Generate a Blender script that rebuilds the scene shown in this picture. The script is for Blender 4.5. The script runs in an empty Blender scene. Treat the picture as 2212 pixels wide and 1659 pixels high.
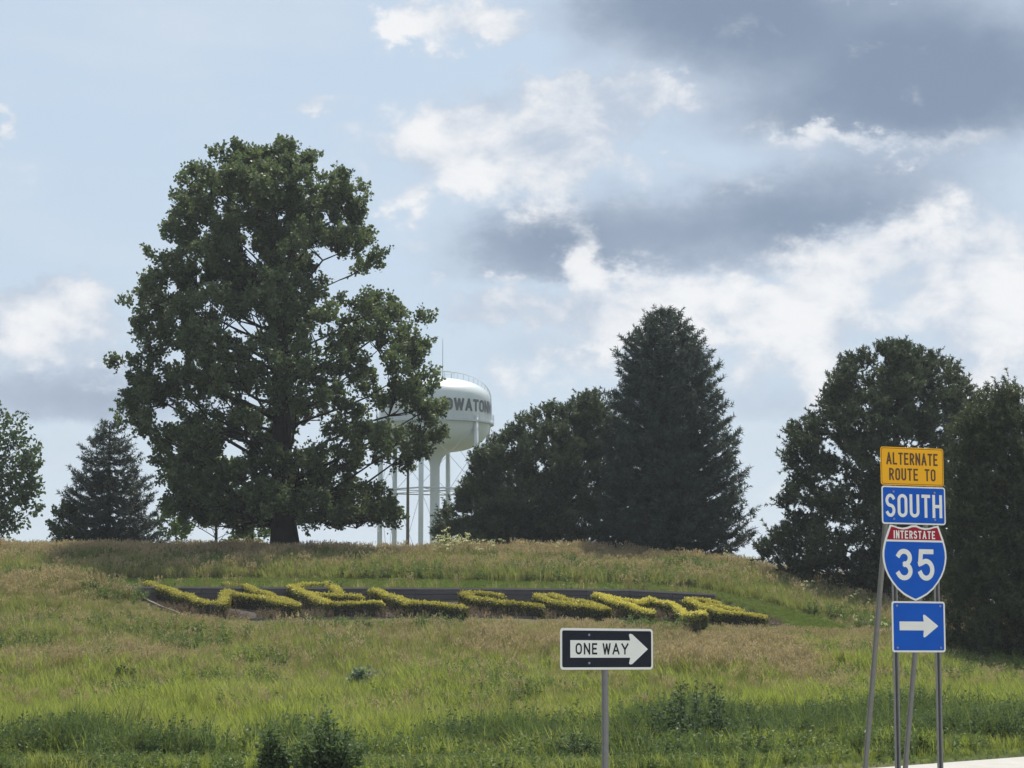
import bpy, math, random
import numpy as np
from mathutils import Vector

R = math.radians
rng = np.random.default_rng(7)
random.seed(7)
scene = bpy.context.scene
COL = scene.collection

# ------------------------------------------------------------------ camera
CAM_Z = 1.6
F = 5203.0                      # focal length in units of a 2212 px wide picture
PITCH = math.atan(596.5 / F)
cam_d = bpy.data.cameras.new('camera')
cam_d.sensor_fit = 'HORIZONTAL'
cam_d.angle = 2 * math.atan(1106 / F)
cam_d.clip_start = 0.1
cam_d.clip_end = 20000
cam = bpy.data.objects.new('camera', cam_d)
cam.location = (0, 0, CAM_Z)
cam.rotation_euler = (R(90) + PITCH, 0, 0)
COL.objects.link(cam)
scene.camera = cam

# ------------------------------------------------------------------ render / colour
scene.render.engine = 'CYCLES'
scene.cycles.use_denoising = True
scene.cycles.max_bounces = 6
scene.cycles.diffuse_bounces = 3
scene.cycles.transmission_bounces = 4
scene.cycles.sample_clamp_indirect = 6
scene.view_settings.view_transform = 'Standard'
scene.view_settings.look = 'None'
scene.view_settings.gamma = 1.0
scene.view_settings.use_curve_mapping = False
EXPOSURE = 0.43
scene.view_settings.exposure = EXPOSURE

# ------------------------------------------------------------------ sky and sun
SUN_EL, SUN_AZ = 61.0, 22.0     # degrees; azimuth to the right of the view direction (+Y)
SKY_STRENGTH = 0.1
HAZE = 0.00028                  # air density per metre


class NT:
    """small helper to wire shader nodes"""
    def __init__(self, tree):
        self.t = tree
        tree.nodes.clear()

    def n(self, kind, **kw):
        nd = self.t.nodes.new(kind)
        for k, v in kw.items():
            setattr(nd, k, v)
        return nd

    def put(self, sock, v):
        if v is None:
            return
        if hasattr(v, 'is_linked') or isinstance(v, bpy.types.NodeSocket):
            self.t.links.new(v, sock)
        else:
            if hasattr(sock.default_value, '__len__') and not hasattr(v, '__len__'):
                v = [v] * len(sock.default_value)
            if hasattr(sock.default_value, '__len__') and len(sock.default_value) == 4 and len(v) == 3:
                v = (*v, 1)
            sock.default_value = v

    def m(self, op, a, b=None, c=None, clamp=False):
        nd = self.n('ShaderNodeMath', operation=op, use_clamp=clamp)
        for i, v in enumerate((a, b, c)):
            self.put(nd.inputs[i], v)
        return nd.outputs[0]

    def vm(self, op, a, b=None, out=0):
        nd = self.n('ShaderNodeVectorMath', operation=op)
        self.put(nd.inputs[0], a)
        if b is not None:
            if op == 'SCALE':
                self.put(nd.inputs['Scale'], b)
            else:
                self.put(nd.inputs[1], b)
        return nd.outputs[out]

    def mix(self, fac, a, b, blend='MIX'):
        nd = self.n('ShaderNodeMix', data_type='RGBA', blend_type=blend)
        self.put(nd.inputs[0], fac)
        self.put(nd.inputs[6], a)
        self.put(nd.inputs[7], b)
        return nd.outputs[2]

    def step(self, x, lo, hi):
        nd = self.n('ShaderNodeMapRange', interpolation_type='SMOOTHSTEP', clamp=True)
        self.put(nd.inputs[0], x)
        nd.inputs[1].default_value = lo
        nd.inputs[2].default_value = hi
        return nd.outputs[0]

    def noise(self, vec, scale, detail=4, rough=0.5, dist=0.0, out='Fac'):
        nd = self.n('ShaderNodeTexNoise', noise_dimensions='3D')
        self.put(nd.inputs['Vector'], vec)
        nd.inputs['Scale'].default_value = scale
        nd.inputs['Detail'].default_value = detail
        nd.inputs['Roughness'].default_value = rough
        nd.inputs['Distortion'].default_value = dist
        return nd.outputs[out]


def srgb(r, g, b):
    f = lambda c: (c / 255 / 12.92) if c / 255 <= 0.04045 else ((c / 255 + 0.055) / 1.055) ** 2.4
    return (f(r), f(g), f(b))


world = bpy.data.worlds.new('World')
scene.world = world
world.use_nodes = True
w = NT(world.node_tree)
out = w.n('ShaderNodeOutputWorld')
bg = w.n('ShaderNodeBackground')
bg.inputs['Strength'].default_value = SKY_STRENGTH
w.t.links.new(bg.outputs[0], out.inputs[0])
sky = w.n('ShaderNodeTexSky', sky_type='NISHITA')
sky.sun_disc = False
sky.sun_elevation = R(SUN_EL)
sky.sun_rotation = R(SUN_AZ)
sky.air_density = 1.0
sky.dust_density = 1.5
sky.ozone_density = 1.0
tc = w.n('ShaderNodeTexCoord')
D = w.vm('NORMALIZE', tc.outputs['Generated'])
sep = w.n('ShaderNodeSeparateXYZ')
w.t.links.new(D, sep.inputs[0])
# sky coordinates: U to the right, V upward, in degrees of azimuth and elevation
AZ0 = w.m('MULTIPLY', w.m('ARCTAN2', sep.outputs[0], sep.outputs[1]), 57.29578)
EL0 = w.m('MULTIPLY', w.m('ARCSINE', sep.outputs[2]), 57.29578)
# ragged cloud edges: warp the coordinates with billowing noise
DS = w.vm('MULTIPLY', D, (1.0, 1.0, 1.5))
nz1 = w.noise(DS, 17.0, 3, 0.55, 0.0, 'Color')
nz2 = w.noise(DS, 62.0, 4, 0.62, 0.0, 'Color')
wv = w.vm('ADD', w.vm('SCALE', w.vm('SUBTRACT', nz1, (0.5, 0.5, 0.5)), 2.0),
          w.vm('SCALE', w.vm('SUBTRACT', nz2, (0.5, 0.5, 0.5)), 2.0))
cmb = w.n('ShaderNodeCombineXYZ')
w.put(cmb.inputs[0], AZ0)
w.put(cmb.inputs[1], EL0)
SKYP = cmb.outputs[0]
PW = w.vm('ADD', SKYP, wv)
PS = w.vm('ADD', SKYP, w.vm('MULTIPLY', wv, (.8, .45, 0)))


def blob(px, py, sx, sy, wt, soft=False):
    a0 = math.degrees(math.atan((px - 1106) / F))
    e0 = math.degrees(PITCH + math.atan((829.5 - py) / F))
    k = 57.29578 / F
    nd = w.n('ShaderNodeVectorMath', operation='MULTIPLY_ADD')
    w.put(nd.inputs[0], PS if soft else PW)
    nd.inputs[1].default_value = (1 / (sx * k), 1 / (sy * k), 0)
    nd.inputs[2].default_value = (-a0 / (sx * k), -e0 / (sy * k), 0)
    mr = w.n('ShaderNodeMapRange', interpolation_type='SMOOTHSTEP', clamp=True)
    w.put(mr.inputs[0], w.vm('LENGTH', nd.outputs[0], out=1))
    mr.inputs[1].default_value = 0.0
    mr.inputs[2].default_value = 1.95
    mr.inputs[3].default_value = wt
    mr.inputs[4].default_value = 0.0
    return mr.outputs[0]


def add_all(xs):
    r = xs[0]
    for x in xs[1:]:
        r = w.m('ADD', r, x)
    return r


# bright sunlit cumulus (place in the picture, half widths, weight)
bright = [(965, 35, 140, 66, .75), (855, 45, 50, 36, .45), (1080, 85, 80, 45, .4), (660, 236, 85, 24, .5),
          (1275, 232, 120, 50, .85), (1415, 222, 125, 48, .9), (1080, 275, 190, 70, .7), (1190, 350, 220, 75, .65),
          (900, 320, 110, 60, .3), (885, 462, 40, 34, .45), (1000, 400, 170, 65, .35), (925, 545, 60, 35, .3),
          (1230, 560, 45, 75, .45), (1310, 600, 90, 45, .35), (1150, 665, 200, 50, .65), (1430, 675, 270, 75, .7),
          (1960, 600, 220, 115, .6), (2180, 640, 140, 160, .5), (1840, 520, 100, 55, .4),
          (1770, 760, 85, 120, .8), (1605, 812, 58, 40, .65), (1840, 345, 110, 30, .34), (2070, 340, 240, 36, .32), (1650, 350, 270, 36, .32), (1590, 400, 160, 45, .34), (740, 330, 120, 40, .22),
          (140, 660, 140, 55, .85), (50, 715, 150, 75, .6), (170, 765, 100, 55, .4), (0, 310, 24, 55, .65),
          (1880, 0, 75, 20, .6), (1090, 860, 80, 55, .45), (2100, 780, 190, 65, .5), (1000, 720, 80, 70, .35),
          (60, 990, 230, 45, .3), (1640, 960, 170, 70, .35)]
B = add_all([blob(*b) for b in bright])
# grey shaded cloud bodies
dark = [(1900, 110, 430, 190, 1.1), (1450, 10, 260, 100, .8), (2150, 230, 260, 110, .7),
        (1760, 270, 230, 50, .25), (1920, 450, 250, 72, .75),
        (1700, 460, 200, 90, .45), (1270, 475, 240, 75, .5), (1250, 770, 200, 50, .4),
        (100, 770, 210, 60, .2), (1560, 730, 70, 60, .25)]
def flat_base(v, py):
    e0 = math.degrees(PITCH + math.atan((829.5 - py) / F))
    sp = w.n('ShaderNodeSeparateXYZ')
    w.put(sp.inputs[0], wv)
    return w.m('MULTIPLY', v, w.step(w.m('ADD', EL0, w.m('MULTIPLY', sp.outputs[1], .22)), e0 - .12, e0 + .22))


flat = [((1100, 565, 150, 75, .72), 618), ((1490, 535, 270, 95, .72), 612), ((110, 870, 340, 70, .75), 926), ((1660, 885, 140, 60, .5), 930)]
G = add_all([blob(*b, soft=True) for b in dark] + [flat_base(blob(*b, soft=True), yb) for b, yb in flat])
# the same kind of broken cloud all round, outside the part of the sky that is in view
away = w.step(w.vm('LENGTH', w.vm('MULTIPLY', w.vm('SUBTRACT', SKYP, (0, 7, 0)), (1 / 17.0, 1 / 11.5, 0)), out=1), .85, 1.5)
big = w.noise(DS, 4.0, 3, 0.55)
big2 = w.noise(w.vm('ADD', DS, (7.3, 2.1, 4.4)), 3.2, 3, 0.5)
B = w.m('ADD', B, w.m('MULTIPLY', away, w.step(big, .42, .72)))
G = w.m('ADD', G, w.m('MULTIPLY', away, w.m('MULTIPLY', w.step(big2, .45, .75), .9)))
fine = w.noise(DS, 34.0, 6, 0.62, 0.2)
mid = w.noise(DS, 13.0, 3, 0.55, 0.1)
# broken cumulus fills the right part of the view and thins out to the left
fill = w.m('MULTIPLY', blob(1700, 640, 700, 430, 1.0, True), w.m('MULTIPLY', w.m('SUBTRACT', mid, .52), 2.4))
B = w.m('ADD', B, fill)
Bf = w.m('ADD', B, w.m('MULTIPLY', w.m('SUBTRACT', fine, .5), 1.15))
Bm = w.step(Bf, .14, .72)
Gm = w.step(w.m('ADD', G, w.m('MULTIPLY', w.m('SUBTRACT', fine, .5), .40)), .04, .85)
K = 1.0 / SKY_STRENGTH / 2 ** EXPOSURE


def cl(r, g, b):
    c = srgb(r, g, b)
    return (c[0] * K, c[1] * K, c[2] * K)


base = w.mix(.85, sky.outputs[0], cl(195, 213, 231))
base = w.mix(w.m('MULTIPLY', w.step(w.m('MULTIPLY', EL0, -1.0), -10.0, 0.5), .85), base, cl(212, 225, 235))
# thin veils of high cloud over the blue
base = w.mix(w.m('MULTIPLY', w.step(w.noise(w.vm('MULTIPLY', D, (1, 1, 3.5)), 9.0, 4, .6), .42, .75), .45), base, cl(214, 223, 234))
grey = w.mix(w.step(w.m('ADD', G, w.m('MULTIPLY', w.m('SUBTRACT', mid, .5), .8)), .35, 1.4), cl(176, 190, 209), cl(127, 145, 170))
col = w.mix(Gm, base, grey)
lit = w.m('ADD', w.m('MULTIPLY', w.m('MINIMUM', B, .9), .40), w.m('ADD', w.m('MULTIPLY', w.m('SUBTRACT', fine, .5), 1.5), w.m('MULTIPLY', w.m('SUBTRACT', mid, .5), 1.4)))
wht = w.mix(w.step(lit, -.06, .62), cl(186, 199, 217), cl(246, 246, 247))
col = w.mix(w.m('MULTIPLY', Bm, .93), col, wht)
world.cycles.sampling_method = 'MANUAL'
world.cycles.sample_map_resolution = 256
w.t.links.new(col, bg.inputs['Color'])

sun_d = bpy.data.lights.new('sun', 'SUN')
sun_d.energy = 4.6
sun_d.angle = R(0.6)
sun_d.color = (1.0, 0.95, 0.86)
sun = bpy.data.objects.new('sun', sun_d)
sdir = Vector((math.sin(R(SUN_AZ)) * math.cos(R(SUN_EL)), math.cos(R(SUN_AZ)) * math.cos(R(SUN_EL)), math.sin(R(SUN_EL))))
sun.rotation_euler = sdir.to_track_quat('Z', 'Y').to_euler()
sun.location = (40, 60, 80)
COL.objects.link(sun)


# ------------------------------------------------------------------ geometry helpers
def tag(o, label=None, cat=None, group=None, kind=None):
    if label:
        o['label'] = label
    if cat:
        o['category'] = cat
    if group:
        o['group'] = group
    if kind:
        o['kind'] = kind
    return o


def empty(name, loc, rz=0.0):
    o = bpy.data.objects.new(name, None)
    o.empty_display_size = 0.3
    o.location = loc
    o.rotation_euler = (0, 0, rz)
    COL.objects.link(o)
    return o


def link(name, me, parent=None):
    o = bpy.data.objects.new(name, me)
    COL.objects.link(o)
    if parent:
        o.parent = parent
    return o


class MB:
    """collects faces of several sizes and turns them into one mesh"""
    def __init__(self):
        self.V = []
        self.F = []
        self.M = []
        self.n = 0

    def add(self, verts, faces, mi=0):
        self.V += [tuple(v) for v in verts]
        self.F += [tuple(i + self.n for i in f) for f in faces]
        self.M += [mi] * len(faces)
        self.n += len(verts)
        return self

    def prism(self, pts, y0, y1, mi=0):
        """outline in the XZ plane, thickness along Y (y0 nearer the viewer)"""
        k = len(pts)
        v = [(p[0], y0, p[1]) for p in pts] + [(p[0], y1, p[1]) for p in pts]
        a = sum(pts[i][0] * pts[(i + 1) % k][1] - pts[(i + 1) % k][0] * pts[i][1] for i in range(k))
        idx = list(range(k))
        if a < 0:
            v = [v[i] for i in reversed(range(k))] + [v[k + i] for i in reversed(range(k))]
        f = [tuple(idx), tuple(k + i for i in reversed(idx))]
        f += [(i, k + i, k + (i + 1) % k, (i + 1) % k) for i in range(k)]
        return self.add(v, f, mi)

    def box(self, c, s, mi=0, rz=0.0):
        x, y, z = s[0] / 2, s[1] / 2, s[2] / 2
        cr, sr = math.cos(rz), math.sin(rz)
        v = []
        for dx, dy, dz in ((-x, -y, -z), (x, -y, -z), (x, y, -z), (-x, y, -z), (-x, -y, z), (x, -y, z), (x, y, z), (-x, y, z)):
            v.append((c[0] + dx * cr - dy * sr, c[1] + dx * sr + dy * cr, c[2] + dz))
        return self.add(v, [(0, 3, 2, 1), (4, 5, 6, 7), (0, 1, 5, 4), (1, 2, 6, 5), (2, 3, 7, 6), (3, 0, 4, 7)], mi)

    def tube(self, path, radii, seg=8, mi=0, cap=True):
        path = [Vector(p) for p in path]
        n = len(path)
        vs, fs = [], []
        t0 = (path[1] - path[0]).normalized()
        ref = Vector((1, 0, 0)) if abs(t0.x) < 0.9 else Vector((0, 1, 0))
        for i, p in enumerate(path):
            t = (path[min(i + 1, n - 1)] - path[max(i - 1, 0)]).normalized()
            a = (ref - t * ref.dot(t)).normalized()
            b = t.cross(a)
            ref = a
            for j in range(seg):
                th = 2 * math.pi * j / seg
                vs.append(p + (a * math.cos(th) + b * math.sin(th)) * radii[i])
        for i in range(n - 1):
            for j in range(seg):
                k = (j + 1) % seg
                fs.append((i * seg + j, i * seg + k, (i + 1) * seg + k, (i + 1) * seg + j))
        if cap:
            fs.append(tuple(reversed(range(seg))))
            fs.append(tuple((n - 1) * seg + j for j in range(seg)))
        return self.add(vs, fs, mi)

    def lathe(self, prof, seg=48, c=(0, 0, 0), mi=0):
        vs, fs = [], []
        n = len(prof)
        for r, z in prof:
            for j in range(seg):
                th = 2 * math.pi * j / seg
                vs.append((c[0] + r * math.cos(th), c[1] + r * math.sin(th), c[2] + z))
        for i in range(n - 1):
            for j in range(seg):
                k = (j + 1) % seg
                fs.append((i * seg + j, i * seg + k, (i + 1) * seg + k, (i + 1) * seg + j))
        return self.add(vs, fs, mi)

    def build(self, name, mats, parent=None, smooth=False):
        me = bpy.data.meshes.new(name)
        me.from_pydata(self.V, [], self.F)
        for m in (mats if isinstance(mats, (list, tuple)) else [mats]):
            me.materials.append(m)
        me.polygons.foreach_set('material_index', self.M)
        if smooth:
            me.polygons.foreach_set('use_smooth', [True] * len(self.F))
        me.update()
        return link(name, me, parent)


def np_mesh(name, V, Q, mats, tint=None, midx=None, smooth=False):
    """fast mesh from numpy arrays; Q is (m,3) or (m,4)"""
    me = bpy.data.meshes.new(name)
    V = np.asarray(V, np.float32)
    Q = np.asarray(Q, np.int32)
    k = Q.shape[1]
    me.vertices.add(len(V))
    me.vertices.foreach_set('co', V.ravel())
    me.loops.add(Q.size)
    me.loops.foreach_set('vertex_index', Q.ravel())
    me.polygons.add(len(Q))
    me.polygons.foreach_set('loop_start', np.arange(0, Q.size, k, dtype=np.int32))
    if midx is not None:
        me.polygons.foreach_set('material_index', np.asarray(midx, np.int32))
    if smooth:
        me.polygons.foreach_set('use_smooth', np.ones(len(Q), bool))
    for m in (mats if isinstance(mats, (list, tuple)) else [mats]):
        me.materials.append(m)
    if tint is not None:
        at = me.attributes.new('tint', 'FLOAT', 'POINT')
        at.data.foreach_set('value', np.asarray(tint, np.float32))
    me.update(calc_edges=True)
    return me


def unit(v):
    return v / (np.linalg.norm(v, axis=-1, keepdims=True) + 1e-9)


# ------------------------------------------------------------------ materials
def mat(name, color, rough=0.6, metal=0.0, spec=0.5, var=0.0, vscale=8.0, bump=0.0, bscale=40.0):
    m = bpy.data.materials.new(name)
    m.use_nodes = True
    t = NT(m.node_tree)
    o = t.n('ShaderNodeOutputMaterial')
    p = t.n('ShaderNodeBsdfPrincipled')
    t.t.links.new(p.outputs[0], o.inputs[0])
    p.inputs['Roughness'].default_value = rough
    p.inputs['Metallic'].default_value = metal
    p.inputs['Specular IOR Level'].default_value = spec
    if var or bump:
        g = t.n('ShaderNodeTexCoord')
    if var:
        f = t.noise(g.outputs['Object'], vscale, 6, 0.6)
        lo = tuple(c * (1 - var) for c in color)
        hi = tuple(min(1, c * (1 + var)) for c in color)
        t.put(p.inputs['Base Color'], t.mix(f, lo, hi))
    else:
        p.inputs['Base Color'].default_value = (*color, 1)
    if bump:
        b = t.n('ShaderNodeBump')
        b.inputs['Strength'].default_value = bump
        t.put(b.inputs['Height'], t.noise(g.outputs['Object'], bscale, 5, 0.6))
        t.t.links.new(b.outputs[0], p.inputs['Normal'])
    return m


def leaf_mat(name, c1, c2, trans=0.35, rough=0.55, world_scale=None, c3=None, thresh=(.42, .62), spec=0.3, rnd=0.25):
    """foliage: colour varies leaf by leaf (tint) and, for meadow plants, over the ground in patches"""
    m = bpy.data.materials.new(name)
    m.use_nodes = True
    t = NT(m.node_tree)
    o = t.n('ShaderNodeOutputMaterial')
    at = t.n('ShaderNodeAttribute')
    at.attribute_name = 'tint'
    c = t.mix(at.outputs['Fac'], c1, c2)
    if world_scale:
        g = t.n('ShaderNodeNewGeometry')
        v = t.vm('MULTIPLY', g.outputs['Position'], (1, 0.6, 0.0))
        f = t.step(t.noise(v, world_scale, 5, 0.65), *thresh)
        c = t.mix(f, c, c3)
    oi = t.n('ShaderNodeObjectInfo')
    hs = t.n('ShaderNodeHueSaturation')
    t.put(hs.inputs['Value'], t.m('ADD', t.m('MULTIPLY', oi.outputs['Random'], 2 * rnd), 1 - rnd))
    t.put(hs.inputs['Color'], c)
    c = hs.outputs[0]
    p = t.n('ShaderNodeBsdfPrincipled')
    p.inputs['Roughness'].default_value = rough
    p.inputs['Specular IOR Level'].default_value = spec
    t.put(p.inputs['Base Color'], c)
    tr = t.n('ShaderNodeBsdfTranslucent')
    t.put(tr.inputs['Color'], t.mix(.5, c, (c2[0] * 1.3, c2[1] * 1.5, c2[2] * .6)))
    mx = t.n('ShaderNodeMixShader')
    mx.inputs[0].default_value = trans
    t.t.links.new(p.outputs[0], mx.inputs[1])
    t.t.links.new(tr.outputs[0], mx.inputs[2])
    t.t.links.new(mx.outputs[0], o.inputs[0])
    return m


M = {}
M['white'] = mat('sign_white', (.84, .84, .77), .6, spec=.2, var=.08, vscale=4)
M['blue'] = mat('sign_blue', (.006, .100, .50), .6, spec=.15, var=.14, vscale=4)
M['red'] = mat('sign_red', (.36, .012, .035), .6, spec=.15, var=.10, vscale=6)
M['orange'] = mat('sign_orange', (.96, .47, .02), .6, spec=.15, var=.08, vscale=4)
M['black'] = mat('sign_black', (.012, .016, .024), .6, spec=.15, var=.2)
M['brown'] = mat('sign_brown_print', (.10, .045, .01), .5, var=.2)
M['steel'] = mat('galvanised_steel', (.22, .22, .205), .65, .2, var=.25, vscale=18, bump=.1)
M['bolt'] = mat('bolt_zinc', (.28, .29, .38), .45, .5)
M['bark'] = mat('bark', (.034, .029, .025), .95, spec=.1, var=.5, vscale=9, bump=.6, bscale=14)
M['pine_bark'] = mat('pine_bark', (.07, .05, .04), .9, var=.5, vscale=9, bump=.6, bscale=14)
M['tower'] = mat('tower_paint', (.50, .55, .545), .35, var=.13, vscale=.5)
M['tower_grey'] = mat('tower_grey_paint', (.42, .46, .47), .5, var=.06, vscale=.5)
M['tower_ink'] = mat('tower_lettering', (.03, .045, .05), .5)
M['pole'] = mat('weathered_pole', (.12, .10, .09), .8, var=.3, vscale=4)
M['barrier'] = mat('brown_barrier', (.10, .085, .08), .8, var=.3, vscale=2)
M['timber'] = mat('wall_timber', (.088, .080, .082), .85, var=.4, vscale=3, bump=.4, bscale=12)
M['cap'] = mat('weathered_cap', (.26, .24, .22), .85, var=.3, vscale=4, bump=.3)
M['edge'] = mat('edging_timber', (.15, .125, .105), .9, var=.45, vscale=3, bump=.4)
M['mulch'] = mat('mulch', (.045, .033, .026), .95, var=.6, vscale=7, bump=.8, bscale=30)
M['concrete'] = mat('concrete', (.30, .28, .255), .85, var=.3, vscale=2.0, bump=.3, bscale=60)
M['shoulder'] = mat('pale_concrete', (.35, .335, .31), .85, var=.3, vscale=2.5, bump=.3, bscale=60)
M['core'] = mat('hedge_wood', (.024, .024, .015), .95, var=.5, vscale=9, bump=.5)
M['maple'] = leaf_mat('maple_leaf', (.050, .074, .044), (.135, .165, .085), .34, .5, spec=.25)
M['young'] = leaf_mat('young_tree_leaf', (.06, .10, .03), (.13, .18, .045), .4)
M['willow'] = leaf_mat('loose_tree_leaf', (.045, .075, .045), (.085, .12, .055), .35)
M['spruce'] = leaf_mat('spruce_needle', (.032, .052, .049), (.084, .110, .094), .15, .55, spec=.25)
M['pine'] = leaf_mat('pine_needle', (.038, .058, .043), (.108, .132, .074), .18, .55, spec=.25)
M['cedar'] = leaf_mat('cedar_needle', (.044, .062, .040), (.130, .150, .080), .2, .55, spec=.2)
M['bush'] = leaf_mat('bush_leaf', (.034, .056, .032), (.085, .118, .054), .3, spec=.08)
M['hedge'] = leaf_mat('golden_hedge_leaf', (.036, .048, .020), (.72, .63, .16), .10, spec=.12)  # dark end carries the painted shade of the hedge sides
M['grass'] = leaf_mat('meadow_grass', (.145, .170, .060), (.290, .283, .110), .40, .6, .22, (.325, .275, .150), (.48, .66), rnd=.40)
M['lush'] = leaf_mat('lush_grass', (.150, .188, .042), (.325, .345, .095), .42, .6, .3, (.265, .25, .105), (.46, .64), rnd=.40)
M['shade_grass'] = leaf_mat('dark_ditch_grass', (.070, .105, .042), (.160, .195, .070), .35, .6, spec=.1, rnd=.45)  # darker green blades for the ditch mix
M['lawn'] = leaf_mat('mown_grass', (.10, .155, .035), (.17, .21, .05), .35, .6, .4, (.20, .20, .07), (.45, .7))
M['seed'] = leaf_mat('grass_seed_head', (.33, .250, .165), (.46, .35, .245), .35, .7)
M['straw'] = leaf_mat('dry_stem', (.22, .17, .09), (.33, .25, .15), .25, .7)
M['weed'] = leaf_mat('weed_leaf', (.075, .115, .040), (.155, .195, .065), .35, rnd=.35)
M['darkweed'] = leaf_mat('ditch_weed_leaf', (.055, .086, .046), (.125, .165, .072), .3, spec=.08, rnd=.35)
M['dead'] = leaf_mat('withered_weed', (.11, .08, .06), (.22, .16, .12), .2, .8)
M['umbel'] = leaf_mat('cream_flower', (.55, .55, .34), (.72, .70, .50), .3)
M['bluegreen'] = leaf_mat('bluish_weed_leaf', (.075, .115, .085), (.16, .21, .15), .25)


def ground_mat():
    m = bpy.data.materials.new('ground_soil_and_thatch')
    m.use_nodes = True
    t = NT(m.node_tree)
    o = t.n('ShaderNodeOutputMaterial')
    p = t.n('ShaderNodeBsdfPrincipled')
    g = t.n('ShaderNodeNewGeometry')
    f1 = t.noise(g.outputs['Position'], .16, 6, .6)
    f2 = t.noise(g.outputs['Position'], 3.0, 6, .65)
    c = t.mix(t.step(f1, .4, .65), (.055, .075, .022), (.12, .105, .05))
    c = t.mix(t.m('MULTIPLY', t.step(f2, .45, .7), .6), c, (.05, .045, .025))
    t.put(p.inputs['Base Color'], c)
    p.inputs['Roughness'].default_value = .95
    p.inputs['Specular IOR Level'].default_value = .1
    b = t.n('ShaderNodeBump')
    b.inputs['Strength'].default_value = .6
    b.inputs['Distance'].default_value = .1
    t.put(b.inputs['Height'], t.noise(g.outputs['Position'], 6, 6, .7))
    t.t.links.new(b.outputs[0], p.inputs['Normal'])
    t.t.links.new(p.outputs[0], o.inputs[0])
    return m


M['ground'] = ground_mat()

# ------------------------------------------------------------------ terrain
PD = np.array([-200, 30, 36, 40, 44, 47, 50, 55, 60, 65, 70, 76, 80.8, 86, 92, 97, 105, 130, 200, 400, 4000.])
PZ = np.array([0, 0, -.06, -.25, -.30, -.10, .12, .50, .98, 1.50, 2.10, 2.885, 3.85, 4.72, 5.40, 5.66, 5.70, 5.3, 4.2, 3.2, 3.0])
_dd = np.linspace(-200, 4000, 42001)
_zz = np.interp(_dd, PD, PZ)
_k = np.ones(25) / 25
_zs = np.convolve(np.pad(_zz, 12, mode='edge'), _k, 'valid')
_nx = np.array([-200, -40, -20, 0, 5, 9, 11, 14.6, 20, 30, 60, 400.])
_nh = np.array([1.05, 1.05, 1.02, 1.0, .985, .915, .83, .69, .53, .46, .42, .4])
_xx = np.linspace(-200, 400, 12001)
_hs = np.convolve(np.pad(np.interp(_xx, _nx, _nh), 20, mode='edge'), np.ones(41) / 41, 'valid')
LP = np.array((5.1, 35.7))                # the grass-side edge of the concrete
LD = np.array((.597, .802))
LN = np.array((-LD[1], LD[0]))            # points to the grass side


def edge_dist(x, y):
    return (x - LP[0]) * LN[0] + (y - LP[1]) * LN[1]


def sstep(x, a, b):
    t = np.clip((x - a) / (b - a), 0, 1)
    return t * t * (3 - 2 * t)


def terr(x, y):
    x = np.asarray(x, float)
    y = np.asarray(y, float)
    z = np.interp(y, _dd, _zs)
    z = np.where(y > 44, z * np.interp(x, _xx, _hs), z)
    z = z + sstep(y, 46, 52) * (1 - sstep(y, 69, 73) * (1 - sstep(y, 84, 89))) * .06 * (np.sin(x * .9 + y * .37) + np.sin(x * .41 - y * .53 + 1.3) + .5 * np.sin(x * 2.1 + y * 1.7))
    return z * sstep(edge_dist(x, y), .4, 5.0)


def ray(px, py):
    u = (px - 1106) / F
    v = (829.5 - py) / F
    d = np.array([u, math.cos(PITCH) - math.sin(PITCH) * v, math.sin(PITCH) + math.cos(PITCH) * v])
    return d / d[1]


def at(px, py, Y):
    """the point at depth Y metres that stands at this place of the picture"""
    d = ray(px, py)
    return np.array([d[0] * Y, Y, CAM_Z + d[2] * Y])


def hit(px, py, fz=None, h=0.0, y0=34.0, y1=120.0):
    """ground point under a place of the picture"""
    fz = fz or terr
    d = ray(px, py)
    ys = np.linspace(y0, y1, 3441)
    s = CAM_Z + d[2] * ys - fz(d[0] * ys, ys) - h
    i = np.argmax(s < 0)
    if s[i] >= 0:
        i = len(ys) - 1
    y = ys[i]
    return np.array([d[0] * y, y, CAM_Z + d[2] * y - h])


def bed_z(x, y):
    x = np.asarray(x, float)
    y = np.asarray(y, float)
    return np.interp(y, [74, 76, 80.6, 84], [2.60, 2.90, 3.56, 4.0]) * np.interp(x, _xx, _hs)


# bed outline on the ground, from its left end along the front, round the tip and back along the wall
front_px = [(300, 1290), (350, 1313), (400, 1331), (470, 1337), (556, 1339), (690, 1336), (917, 1335), (1150, 1335), (1317, 1337), (1521, 1345), (1705, 1353)]
front = [hit(*p)[:2] for p in front_px]
wallY = 80.75


def wall_pt(px):
    d = ray(px, 1270)
    return np.array([d[0] * wallY, wallY])


back = [wall_pt(p) for p in (1545, 1517, 1300, 1000, 700, 400, 250)]
bed_poly = np.array(front + [hit(1640, 1322)[:2]] + back)


def inside(x, y, poly):
    x = np.asarray(x, float)
    y = np.asarray(y, float)
    r = np.zeros(x.shape, bool)
    n = len(poly)
    for i in range(n):
        x0, y0 = poly[i]
        x1, y1 = poly[(i + 1) % n]
        c = ((y0 > y) != (y1 > y)) & (x < (x1 - x0) * (y - y0) / (y1 - y0 + 1e-12) + x0)
        r ^= c
    return r


def poly_dist(x, y, poly):
    x = np.asarray(x, float)
    y = np.asarray(y, float)
    best = np.full(x.shape, 1e9)
    n = len(poly)
    for i in range(n):
        a = np.array(poly[i])
        b = np.array(poly[(i + 1) % n])
        ab = b - a
        t = np.clip(((x - a[0]) * ab[0] + (y - a[1]) * ab[1]) / (ab @ ab + 1e-12), 0, 1)
        best = np.minimum(best, np.hypot(x - a[0] - t * ab[0], y - a[1] - t * ab[1]))
    return best


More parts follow.
